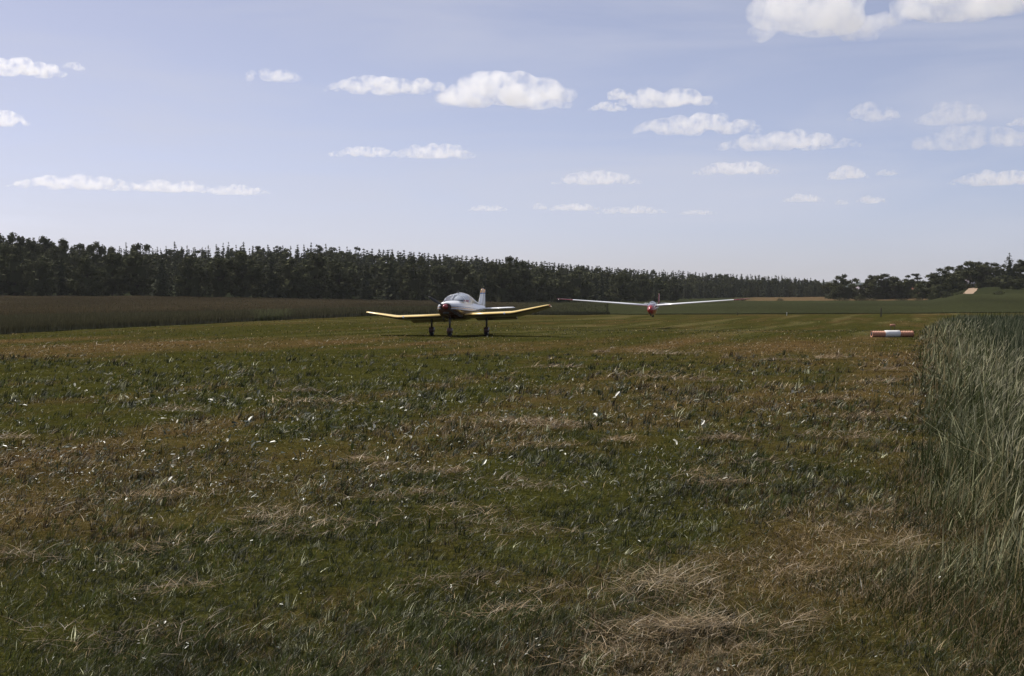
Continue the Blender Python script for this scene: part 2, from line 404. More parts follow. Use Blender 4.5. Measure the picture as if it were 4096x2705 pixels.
def weeds():
    n = 60000
    x, y = screen_scatter(n, 5.2, 40, -40, 4140, 1.0)
    u = U(x, y)
    p = 0.13 + 0.55 * np.exp(-((u + 6.5) / 3.0) ** 2) * sstep(9, 13, y) * sstep(34, 22, y) + 0.45 * sstep(0.5, 0.7, fbm(x * 1.6, y * 1.0, 60, 3))
    keep = (rng.random(n) < 0.30 * p * (0.15 + 0.85 * sstep(7, 13, y)) * (1 - 0.8 * sstep(22, 38, y))) & (u < 0.3)
    x, y = x[keep], y[keep]; nc = len(x); m = 4
    flag = np.repeat(rng.random(nc) < 0.27, m); big = np.repeat(0.55 + 1.2 * rng.random(nc) ** 3 * sstep(8, 14, y), m); dirn = np.repeat(rng.uniform(0, 6.283, nc), m)
    n = nc * m
    x = np.repeat(x, m) + rng.normal(0, 0.020, n) * big; y = np.repeat(y, m) + rng.normal(0, 0.020, n) * big
    z = H(x, y) + rng.uniform(0.015, 0.060, n)
    L = (0.014 + 0.036 * rng.random(n) ** 2) * big * np.clip(y / 12, 1, 1.7); W = L * rng.uniform(0.25, 0.6, n)
    a = dirn + rng.normal(0, 0.9, n); ti = rng.normal(0.15, 0.42, n); ro = rng.normal(0, 0.4, n)
    f = np.stack([np.cos(a) * np.cos(ti), np.sin(a) * np.cos(ti), np.sin(ti)], 1)
    s = np.stack([-np.sin(a) * np.cos(ro), np.cos(a) * np.cos(ro), np.sin(ro)], 1)
    P = np.stack([x, y, z], 1)
    up = np.array((0, 0, 1.0))
    V = np.stack([P, P + f * (L * .35)[:, None] + s * (W * .5)[:, None] + up * (L * .12)[:, None],
                  P + f * (L * .75)[:, None] + s * (W * .4)[:, None] + up * (L * .10)[:, None], P + f * L[:, None],
                  P + f * (L * .75)[:, None] - s * (W * .4)[:, None] + up * (L * .10)[:, None],
                  P + f * (L * .35)[:, None] - s * (W * .5)[:, None] + up * (L * .12)[:, None]], 1).reshape(-1, 3)
    pat = np.array([0, 1, 2, 3, 0, 3, 4, 5])
    loops = (np.arange(n)[:, None] * 6 + pat[None]).ravel()
    k = rng.random(n)[:, None]
    c = np.array((0.020, 0.030, 0.009)) * (1 - k) + np.array((0.05, 0.062, 0.018)) * k
    silver_glint = flag & (rng.random(n) < 0.7)
    c = np.where(silver_glint[:, None], np.array((0.62, 0.61, 0.48)) * (0.3 + 0.8 * rng.random(n) ** 1.5)[:, None], c)  # silvery undersides, and sun glints painted into the leaf colour
    me = np_mesh('weed_leaves', V, loops, np.full(2 * n, 4), np.repeat(c, 6, 0))
    tag(link('weed_leaves', me, M_WEED), 'low broad weed leaves with silvery undersides and painted white sun glints between the grass', 'weeds', kind='stuff')
weeds()

# two bigger heaps of cut hay close to the camera
def hay_clump(px, d, sx, sy, sz, n, label):
    p = at(px, d)
    q = np.clip(rng.normal(0, 1, (n, 2)), -1.7, 1.7); x = p.x + q[:, 0] * sx * 0.5; y = p.y + q[:, 1] * sy * 0.5
    r2 = np.exp(-(q ** 2).sum(1) * 0.5)
    z = H(x, y) + 0.03 + sz * r2 * rng.random(n)
    h = rng.uniform(0.08, 0.26, n); w = rng.uniform(0.0025, 0.0055, n)
    lean = rng.normal(1.4, 0.25, n); az = rng.normal(-0.25, 0.8, n) + math.pi * (rng.random(n) < 0.5)
    k = rng.random(n)[:, None]
    c = (C_BROWN * 1.5 * (1 - k) + C_HAY * 1.25 * k) * rng.uniform(0.7, 1.3, n)[:, None]
    P = np.stack([x, y, z], 1) - np.array(p)
    o = blades('hay_heap', P, h, w, lean, az, c, 4, M_HAY)
    o.location = p
    return tag(o, label, 'hay')
hay_clump(2690, 7.75, 0.30, 0.34, 0.09, 420, 'upper of two tangled heaps of dry hay near the bottom edge')
hay_clump(2770, 6.72, 0.52, 0.20, 0.06, 380, 'flat drawn-out wisp of dry hay below the tangled heap')
hay_clump(3560, 9.0, 0.42, 0.30, 0.04, 200, 'reddish dry hay patch lying beside the tall verge grass')

# ------------------------------------------------------------------ tall verge grass and crops
def verge():
    n = 20000
    x, y = screen_scatter(n, 6.0, 120, 3400, 4180, 0.9, extra=0.0)
    u = rng.random(n) * 1.85 + 0.17
    x = u * math.hypot(1, STRIP) + STRIP * y
    edge = 0.75 * (fbm(y * 1.3, y * 0.0 + 3, 70, 4) - 0.5) * 2
    x = x + edge
    keep = (x < 0.362 * y + 1.6) & (y > 6.9 + 1.2 * fbm(x * 2, y * 2, 71, 2))
    x, y, u = x[keep], y[keep], u[keep]; n = len(x)
    z = H(x, y) - 0.01
    up = 0.35 * sstep(-0.1, 0.5, u) + 0.65 * sstep(0.3, 1.3, u)
    pn = fbm(x * 0.8, y * 0.5, 72, 3)
    pc = fbm(x * 2.6, y * 1.6, 73, 3)
    h = (0.10 + 0.70 * up) * (0.35 + 0.95 * rng.random(n)) * (0.45 + 0.6 * pn + 0.5 * pc)
    h *= 0.35 + 0.65 * sstep(7.2, 9.8, y)
    w = np.maximum(0.0070, 1.15 * y / 1422) * rng.uniform(0.35, 1.4, n)
    lean = np.clip(rng.normal(0.6, 0.38, n) + 0.5 * (pc - 0.5), 0.05, 1.5); az = rng.normal(0.35, 1.0, n) + 2.4 * (pn - 0.5)
    k = rng.random(n)[:, None]
    g = np.array((0.015, 0.021, 0.006)) * (1 - k) + np.array((0.050, 0.062, 0.018)) * k
    s = np.array((0.30, 0.25, 0.13)) * (0.4 + 0.8 * rng.random(n))[:, None]
    dryp = 0.08 + 0.25 * sstep(0.5, 0.7, fbm(x * 0.5, y * 0.16, 75, 3)) + 0.30 * sstep(25, 45, y) * sstep(1.3, 0.5, u)
    c = np.where((rng.random(n) < dryp)[:, None], s, g)
    c = np.where((rng.random(n) < 0.10 + 0.26 * sstep(0.48, 0.72, pc))[:, None], np.array((0.44, 0.44, 0.25)) * (0.25 + 0.9 * rng.random(n))[:, None], c)
    tip = np.where((rng.random(n) < 0.35)[:, None], np.array((0.16, 0.165, 0.085)), c * 1.15)
    o = blades('verge_grass', np.stack([x, y, z], 1), h, w, lean, az, c * 0.95, 4, M_TALL, tip)
    tag(o, 'tall unmown grass leaning along the edge of the strip', 'grass', kind='stuff')
    # shorter mixed grass where the mower stopped
    n = 15000
    x, y = screen_scatter(n, 5.6, 90, 3000, 4180, 1.0, extra=0.0)
    u = rng.normal(0.12, 0.30, n); x = u * math.hypot(1, STRIP) + STRIP * y + 0.75 * (fbm(y * 1.3, y * 0.0 + 3, 70, 4) - 0.5) * 2
    keep = (x < 0.362 * y + 1.2) & (u > -0.35) & (u < 1.4); x, y, u = x[keep], y[keep], u[keep]; n = len(x)
    pc = fbm(x * 2.2, y * 1.4, 78, 3)
    h = (0.05 + 0.22 * sstep(-0.3, 0.9, u)) * rng.uniform(0.4, 1.5, n) * (0.5 + pc)
    w = np.maximum(0.0050, 0.9 * y / 1422) * rng.uniform(0.4, 1.4, n)
    k = rng.random(n)[:, None]
    c = np.array((0.016, 0.021, 0.006)) * (1 - k) + np.array((0.060, 0.068, 0.020)) * k
    c = np.where((rng.random(n) < 0.30 + 0.5 * (pc - 0.5))[:, None], (C_BROWN * 1.3 * (1 - k) + C_HAY * 0.9 * k), c)
    o = blades('margin_grass', np.stack([x, y, H(x, y) - 0.01], 1), h, w, np.clip(rng.normal(0.75, 0.4, n), 0.05, 1.5), rng.normal(0.4, 1.3, n), c * 0.8, 3, M_TALL, c * 1.15)
    tag(o, 'half-high green and straw-coloured grass between mown strip and verge', 'grass', kind='stuff')
    # seed heads
    n = 2600
    x, y = screen_scatter(n, 7.0, 60, 3400, 4180, 1.0, extra=0)
    u = rng.random(n) * 1.6 + 0.5
    x = u * math.hypot(1, STRIP) + STRIP * y
    keep = x < 0.362 * y + 1.2
    x, y = x[keep], y[keep]; n = len(x)
    hh = rng.uniform(0.45, 0.95, n) * (0.3 + 0.7 * sstep(7.2, 9.8, y))
    z = H(x, y) + hh
    L = rng.uniform(0.07, 0.15, n)
    c = np.array((0.36, 0.34, 0.21)) * rng.uniform(0.3, 1.15, n)[:, None]
    o = blades('grass_seed_heads', np.stack([x, y, z], 1), L, np.maximum(0.010, 0.6 * y / 1422), rng.normal(0.6, 0.25, n), rng.normal(0.3, 0.5, n), c, 3, M_TALL, width_prof=[.3, 1.0, .7])
    tag(o, 'pale seed heads above the tall verge grass', 'grass', kind='stuff')
verge()

def slab(name, px_a, px_b, ncol, d_of, top, m, col, label, rows=60, noise=0.10, d_end=None, colfun=None):
    """a standing crop: lumpy top with its front and side faces down to the soil"""
    pxs = np.linspace(px_a, px_b, ncol); V = []; C = []
    ds0 = d_of(pxs); ds1 = d_end(pxs)
    t = np.linspace(0, 1, rows)
    D = ds0[None] * (ds1 / ds0)[None] ** t[:, None]
    X = (pxs[None] - CX) / F * D
    x, y = X.ravel(), D.ravel()
    z = H(x, y)
    lump = noise * (fbm(x * 0.7, y * 0.35, 80, 3) - 0.5) * 2
    zt = z + (top(x, y) if callable(top) else top) + lump
    N = rows * ncol
    V = np.concatenate([np.stack([x, y, zt], 1), np.stack([x, y, z - 0.05], 1)])
    i = np.arange(rows - 1)[:, None] * ncol; j = np.arange(ncol - 1)[None]
    q = np.stack([i + j, i + j + 1, i + ncol + j + 1, i + ncol + j], -1).reshape(-1, 4)
    j = np.arange(ncol - 1); fr = np.stack([N + j, N + j + 1, j + 1, j], -1)
    b = (rows - 1) * ncol; bk = np.stack([b + j + 1, b + j, 0 * j + 0, 0 * j + 0], -1)
    i = np.arange(rows - 1) * ncol
    s0 = np.stack([N + i, i, i + ncol, N + i + ncol], -1); e = ncol - 1
    s1 = np.stack([i + e, N + i + e, N + i + ncol + e, i + ncol + e], -1)
    bk = np.stack([b + j + 1, b + j, N + b + j, N + b + j + 1], -1)
    q = np.concatenate([q, fr, bk, s0, s1])
    c = np.tile(col, (2 * N, 1)).astype(float)
    if colfun is not None: c[:N] = colfun(x, y)
    me = np_mesh(name, V, q.ravel(), np.full(len(q), 4), c, smooth=False)
    return link(name, me, m), (x, y)

C_CROPTOP = np.array((0.027, 0.0215, 0.0125)); C_CROPLOW = np.array((0.22, 0.205, 0.11))
def left_crop():
    def cf(x, y):
        px = PX(x, y); n = fbm(x * 0.06, y * 0.02, 90, 3)[:, None]
        w = sstep(0, 25, y - tab(DEDGE, px) - 6 + 10 * (fbm(px * 0.004, y * 0.02, 91) - 0.5))[:, None]
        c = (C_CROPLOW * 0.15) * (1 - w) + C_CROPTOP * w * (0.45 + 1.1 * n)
        g = sstep(1900, 2400, px)[:, None]
        return c * (1 - g) + np.array((0.029, 0.032, 0.0145)) * (0.7 + 0.6 * n) * g
    o, _ = slab('ripening_crop', -900, 2430, 330, lambda p: tab(DEDGE, p) + 1.6, lambda x, y: (0.36 + 0.34 * sstep(1.6, 7, y - tab(DEDGE, PX(x, y)))) * (1 - 0.7 * sstep(1750, 2420, PX(x, y))), M_GROUND, C_CROPLOW, '', rows=110, d_end=lambda p: tab(DF, p) + 4, colfun=cf)
    tag(o, 'brownish ripening crop standing between the airstrip and the forest', 'crop', kind='stuff')
    n = 130000
    px = rng.uniform(-500, 2440, n); e = tab(DEDGE, px) + 1.2 * (fbm(px * .03, px * 0, 92) - .5)
    near = rng.random(n) < 0.5
    d = e + np.where(near, rng.random(n) ** 1.5 * 5.0, rng.random(n) ** 1.8 * (tab(DF, px) - e))
    x = (px - CX) / F * d; y = d
    z = H(x, y) + np.where(d - e < 2.5, 0.0, 0.40)
    hgt = np.where(d - e < 2.5, 0.55 + 0.35 * sstep(0, 1.2, d - e), 0.45) * rng.uniform(0.6, 1.15, n)
    tall = 1 - 0.62 * sstep(1750, 2420, px); hgt = hgt * tall; z = H(x, y) + (z - H(x, y)) * tall
    w = 0.9 * y / 1422 * rng.uniform(0.5, 1.1, n)
    c0 = np.tile(C_CROPLOW, (n, 1)) * rng.uniform(0.7, 1.3, n)[:, None]
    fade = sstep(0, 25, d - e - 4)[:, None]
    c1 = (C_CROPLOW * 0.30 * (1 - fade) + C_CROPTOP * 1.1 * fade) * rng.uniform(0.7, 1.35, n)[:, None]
    g = sstep(1900, 2400, px)[:, None]; c0 = c0 * (1 - g * 0.75); c1 = c1 * (1 - g) + np.array((0.034, 0.038, 0.017)) * g
    pale = (np.abs(px - 1090) < 95 * rng.random(n) ** 0.5) & (d - e < 2.2) & (rng.random(n) < 0.75)
    c1 = np.where(pale[:, None], np.array((0.17, 0.18, 0.085)) * rng.uniform(0.5, 1.3, n)[:, None], c1); c0 = np.where(pale[:, None], np.array((0.10, 0.11, 0.05)), c0)
    o = blades('ripening_crop_stalks', np.stack([x, y, z], 1), hgt, w, np.abs(rng.normal(0.15, 0.15, n)), rng.uniform(-3, 3, n), c0, 2, M_CROP, c1)
    tag(o, 'stalks and ears of the ripening crop along its shaded edge', 'crop', kind='stuff')
left_crop()

def far_green():
    def cf(x, y):
        n = fbm(x * 0.05, y * 0.015, 95, 3)[:, None]; px = PX(x, y)
        return np.array((0.029, 0.032, 0.0145)) * (0.7 + 0.6 * n)
    o, _ = slab('green_field_crop', 2432, 5200, 260, lambda p: tab(DEDGE, p) + 1, lambda x, y: 0.09 + 0.15 * sstep(1, 7, y - tab(DEDGE, PX(x, y))), M_GROUND, (0.026, 0.030, 0.013), '', rows=90, noise=0.05, d_end=lambda p: tab(DF, p) + 2, colfun=cf)
    tag(o, 'smooth dark green field beyond the end of the airstrip', 'crop', kind='stuff')
far_green()

def right_crop():
    n = 52000
    t = rng.random(n); y = (1 / 130 + (1 / 9 - 1 / 130) * t) ** -1
    x0 = 1.55 * math.hypot(1, STRIP) + STRIP * y; x1 = 0.365 * y + 2.2
    keep = x1 > x0
    x = x0 + (x1 - x0) * rng.random(n); x, y = x[keep], y[keep]; n = len(x)
    z = H(x, y)
    h = rng.uniform(0.82, 1.12, n) * (0.88 + 0.25 * fbm(x * 0.6, y * 0.3, 97))
    w = np.maximum(0.008, 0.8 * y / 1422) * rng.uniform(0.6, 1.2, n)
    k = rng.random(n)[:, None]
    c = np.array((0.011, 0.018, 0.007)) * (1 - k) + np.array((0.026, 0.036, 0.014)) * k
    tip = np.where((rng.random(n) < 0.30)[:, None], np.array((0.22, 0.23, 0.14)), c * 1.3)
    o = blades('green_crop', np.stack([x, y, z], 1), h, w, np.abs(rng.normal(0.25, 0.2, n)), rng.normal(0.3, 1.0, n), c, 4, M_TALL, tip)
    tag(o, 'dense green cereal crop with pale ears beside the verge', 'crop', kind='stuff')
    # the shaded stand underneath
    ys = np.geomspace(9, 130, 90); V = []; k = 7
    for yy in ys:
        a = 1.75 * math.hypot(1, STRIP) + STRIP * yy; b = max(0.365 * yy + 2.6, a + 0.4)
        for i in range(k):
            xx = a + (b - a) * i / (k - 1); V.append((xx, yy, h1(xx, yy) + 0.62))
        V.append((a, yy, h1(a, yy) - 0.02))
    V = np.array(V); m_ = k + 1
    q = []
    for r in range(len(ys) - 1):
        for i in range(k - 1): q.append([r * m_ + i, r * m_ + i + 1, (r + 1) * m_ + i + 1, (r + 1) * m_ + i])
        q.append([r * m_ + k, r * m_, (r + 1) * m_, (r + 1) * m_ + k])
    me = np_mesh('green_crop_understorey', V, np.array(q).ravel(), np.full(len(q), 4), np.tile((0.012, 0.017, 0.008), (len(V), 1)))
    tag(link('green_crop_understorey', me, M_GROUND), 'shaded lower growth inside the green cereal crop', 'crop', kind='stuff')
right_crop()

# ------------------------------------------------------------------ trees
def leaf_cards(P, size, cols, N=None, droop=0.0):
    """small leaf-clump quads; normals lean along N"""
    n = len(P)
    a = rng.normal(0, 1, (n, 3))
    if N is not None: a = a * 0.8 + N
    a /= np.linalg.norm(a, axis=1)[:, None]
    t = np.cross(a, rng.normal(0, 1, (n, 3))); t /= np.linalg.norm(t, axis=1)[:, None]
    b = np.cross(a, t)
    s = size[:, None] if np.ndim(size) else size
    V = np.stack([P - t * s, P + b * s * .55, P + t * s, P - b * s * .55], 1)
    V += rng.normal(0, 1, V.shape) * (np.reshape(size, (-1, 1, 1)) if np.ndim(size) else size) * 0.18
    return V.reshape(-1, 3), np.repeat(cols, 4, 0)

def crown_mesh(name, P, size, cols, N=None):
    V, C = leaf_cards(P, size, cols, N)
    return np_mesh(name, V, np.arange(len(V)), np.full(len(V) // 4, 4), C)

def limb_mesh(name, branches):
    """tapered tubes: list of (p0, p1, r0, r1)"""
    V, q = [], []
    for p0, p1, r0, r1 in branches:
        p0, p1 = Vector(p0), Vector(p1); ax = (p1 - p0).normalized()
        s = ax.orthogonal().normalized(); t = ax.cross(s); b = len(V); k = 6
        for p, r in ((p0, r0), (p1, r1)):
            for i in range(k):
                a = 2 * math.pi * i / k; V.append(p + s * r * math.cos(a) + t * r * math.sin(a))
        for i in range(k): q.append([b + i, b + (i + 1) % k, b + k + (i + 1) % k, b + k + i])
    return np_mesh(name, np.array(V), np.array(q).ravel(), np.full(len(q), 4), smooth=True)

LEAF_B = np.array((0.058, 0.062, 0.028)); LEAF_S = np.array((0.046, 0.052, 0.028)); LEAF_P = np.array((0.050, 0.055, 0.027))

def core_quads(lobes, k=0.55):
    """shaded twig-and-leaf bulk inside each lobe, as lumpy six-sided bodies of separate quads"""
    F6 = ((0, 1, 3, 2), (4, 6, 7, 5), (0, 4, 5, 1), (2, 3, 7, 6), (0, 2, 6, 4), (1, 5, 7, 3)); V = []
    for x, y, z, r in lobes:
        c = np.array([(i, j, l) for i in (-1, 1) for j in (-1, 1) for l in (-1, 1)], float) * 0.60 * r * k * 1.25
        c += rng.normal(0, 0.13 * r, c.shape); c += np.array((x, y, z))
        for f in F6: V += [c[i] for i in f]
    return np.array(V)

def finish_crown(name, P, size, cols, N, lobes, ccol):
    V, C = leaf_cards(P, size, cols, N)
    K = core_quads(lobes)
    V = np.concatenate([K, V]); C = np.concatenate([np.tile(ccol, (len(K), 1)), C])
    me = np_mesh(name, V, np.arange(len(V)), np.full(len(V) // 4, 4), C)
    me['core'] = len(K) // 4
    return me

def broadleaf(i, nleaf=1500, squat=1.0):
    """unit tree: about 1 high, leafy almost to the ground"""
    lobes = []
    for k in range(26):
        zz = rng.uniform(0.10, 0.88); rr = 0.33 * math.sqrt(max(0.04, 1 - ((zz - 0.42) / 0.52) ** 2)) * squat
        a = rng.uniform(0, 6.28); q = math.sqrt(rng.uniform(0.1, 1.0))
        lobes.append((rr * q * math.cos(a), rr * q * math.sin(a), zz, rng.uniform(0.085, 0.14) * (1 - 0.25 * zz)))
    lobes += [(0.01, 0, 0.90, 0.075), (0, 0, 0.35, 0.24 * squat), (0, 0, 0.6, 0.2 * squat), (0, 0, 0.15, 0.2 * squat)]
    L = np.array(lobes); w = L[:26 + 1, 3] ** 2; w /= w.sum()
    id_ = rng.choice(27, nleaf, p=w)
    nrm = rng.normal(0, 1, (nleaf, 3)); nrm /= np.linalg.norm(nrm, axis=1)[:, None]
    rad = L[id_, 3] * rng.uniform(0.7, 1.12, nleaf)
    P = L[id_, :3] + nrm * rad[:, None] * np.array((1, 1, 0.85))
    tone = rng.uniform(0.8, 1.25, len(L))[id_] * rng.uniform(0.75, 1.25, nleaf)
    cr = finish_crown('broadleaf_crown', P, rng.uniform(0.014, 0.030, nleaf), LEAF_B * tone[:, None], nrm, lobes, LEAF_B * 0.9)
    br = [((0, 0, -0.02), (0.01, 0, 0.3), 0.028, 0.02), ((0.01, 0, 0.3), (0, 0.01, 0.8), 0.02, 0.006)]
    for l in lobes[:7]: br.append(((0.005, 0, 0.15 + 0.3 * random.random()), l[:3], 0.012, 0.004))
    return cr, limb_mesh('broadleaf_trunk', br)

def spruce(i, nw=22, slim=1.0, bare=0.04):
    P, C, S, N = [], [], [], []
    for w in range(nw):
        t = (w + rng.uniform(-.3, .3)) / nw; z = bare + (1 - bare) * t
        reach = (0.22 * slim * (1 - t) ** 0.9 + 0.012) * rng.uniform(0.72, 1.2)
        nb = int(10 - 4 * t)
        for b in range(nb):
            a = rng.uniform(0, 6.283); rr = reach * rng.uniform(0.65, 1.15)
            k = max(2, int(8 * rr / 0.22 + 2))
            s = (np.arange(k) + rng.random(k) * 0.8) / k
            p = np.stack([np.cos(a) * rr * s, np.sin(a) * rr * s, z - 0.10 * rr * s - 0.2 * rr * s * s + rng.normal(0, .006, k)], 1)
            p[:, :2] += rng.normal(0, 0.012, (k, 2)) * (1 - t)
            P.append(p); S.append(np.full(k, 0.034 * (1 - 0.5 * t)) * rng.uniform(.7, 1.2, k))
            C.append(LEAF_S * (rng.uniform(0.7, 1.3, k) * rng.uniform(.85, 1.15))[:, None])
            N.append(np.tile((math.cos(a) * .5, math.sin(a) * .5, 0.9), (k, 1)))
    P.append(np.array([[0, 0, 0.985], [0, 0, 0.965], [0, 0, 0.945]])); S.append(np.array([0.012, 0.014, 0.016])); C.append(np.tile(LEAF_S, (3, 1))); N.append(np.tile((1., 0, 0.3), (3, 1)))
    P, S, C, N = map(np.concatenate, (P, S, C, N))
    lobes = [(0, 0, bare + 0.05 + 0.85 * t, 0.20 * slim * (1 - t) ** 0.9 * 0.62 + 0.01) for t in np.linspace(0, 0.95, 12)]
    cr = finish_crown('spruce_crown', P, S, C, N, lobes, LEAF_S * 0.9)
    return cr, limb_mesh('spruce_trunk', [((0, 0, -0.02), (0, 0, 0.5), 0.017, 0.010), ((0, 0, 0.5), (0, 0, 0.97), 0.010, 0.002)])

def pine(i, nleaf=700):
    lobes = []
    for k in range(10 + i % 3):
        zz = rng.uniform(0.5, 0.93); a = rng.uniform(0, 6.28); q = rng.uniform(0.03, 0.14) * (1.25 - zz) * 2
        lobes.append((q * math.cos(a), q * math.sin(a), zz, rng.uniform(0.045, 0.085)))
    lobes.append((0, 0, 0.94, 0.05))
    L = np.array(lobes); id_ = rng.integers(0, len(L), nleaf)
    nrm = rng.normal(0, 1, (nleaf, 3)); nrm /= np.linalg.norm(nrm, axis=1)[:, None]
    P = L[id_, :3] + nrm * (L[id_, 3] * rng.uniform(0.4, 1.1, nleaf))[:, None] * np.array((1, 1, 0.7))
    cr = finish_crown('pine_crown', P, rng.uniform(0.012, 0.024, nleaf), LEAF_P * rng.uniform(0.7, 1.3, nleaf)[:, None], nrm, [(x, y, z, r * 0.4) for x, y, z, r in lobes], LEAF_P)
    br = [((0, 0, -0.02), (0.008, 0, 0.6), 0.014, 0.010), ((0.008, 0, 0.6), (0, 0, 0.93), 0.010, 0.003)]
    for l in lobes[:7]: br.append(((0.005, 0, l[2] - 0.05), l[:3], 0.006, 0.002))
    return cr, limb_mesh('pine_trunk', br)

KINDS = {'broadleaf_tree': [broadleaf(i, 2600) for i in range(5)],
         'round_tree': [broadleaf(i, 2800, 1.25) for i in range(3)],
         'spruce_tree': [spruce(i, 20 + 2 * (i % 3), 0.85 + 0.12 * i) for i in range(5)],
         'pine_tree': [pine(i) for i in range(4)]}
for v in KINDS.values():
    for cr, tr in v: cr.materials.append(M_LEAF); tr.materials.append(M_BARK)

def tree(kind, px, d, h, label, group=None, wide=1.0, var=None, sink=0.0):
    p = at(px, d, -sink); v = KINDS[kind]
    cr, tr = v[random.randrange(len(v)) if var is None else var % len(v)]
    r = empty(kind, p, (0, 0, random.uniform(0, 6.28)), label, 'tree', group)
    r.scale = (h * wide, h * wide, h)
    for nm, me in (('crown', cr), ('trunk', tr)):
        c = bpy.data.objects.new(nm, me); COL.objects.link(c); c.parent = r
    return r

SKYL = PXK((-900, 915), (0, 932), (60, 925), (150, 944), (280, 970), (500, 985), (700, 985), (1000, 975), (1300, 980), (1500, 988), (1800, 1011), (2050, 1034), (2300, 1052), (2500, 1066), (2800, 1087), (3000, 1095), (3200, 1108), (3330, 1120), (5500, 1120))
def top_to_h(px, d, ytop): return EYE + (HZ - ytop) / F * d - h1((px - CX) / F * d, d)

G_EDGE = 'broadleaf trees along the forest edge'; L_EDGE = 'dark leafy tree in the front row of the forest behind the brown crop'
G_SKY = 'spruces on the forest skyline'; L_SKY = 'dark pointed spruce on the skyline of the long forest ridge'
G_PINE = 'pines on the forest skyline'; L_PINE = 'thin-topped pine breaking the skyline of the long forest ridge'
G_LEFT = 'broad crowns at the left end of the forest'; L_LEFT = 'tall rounded leafy tree at the high left end of the forest'

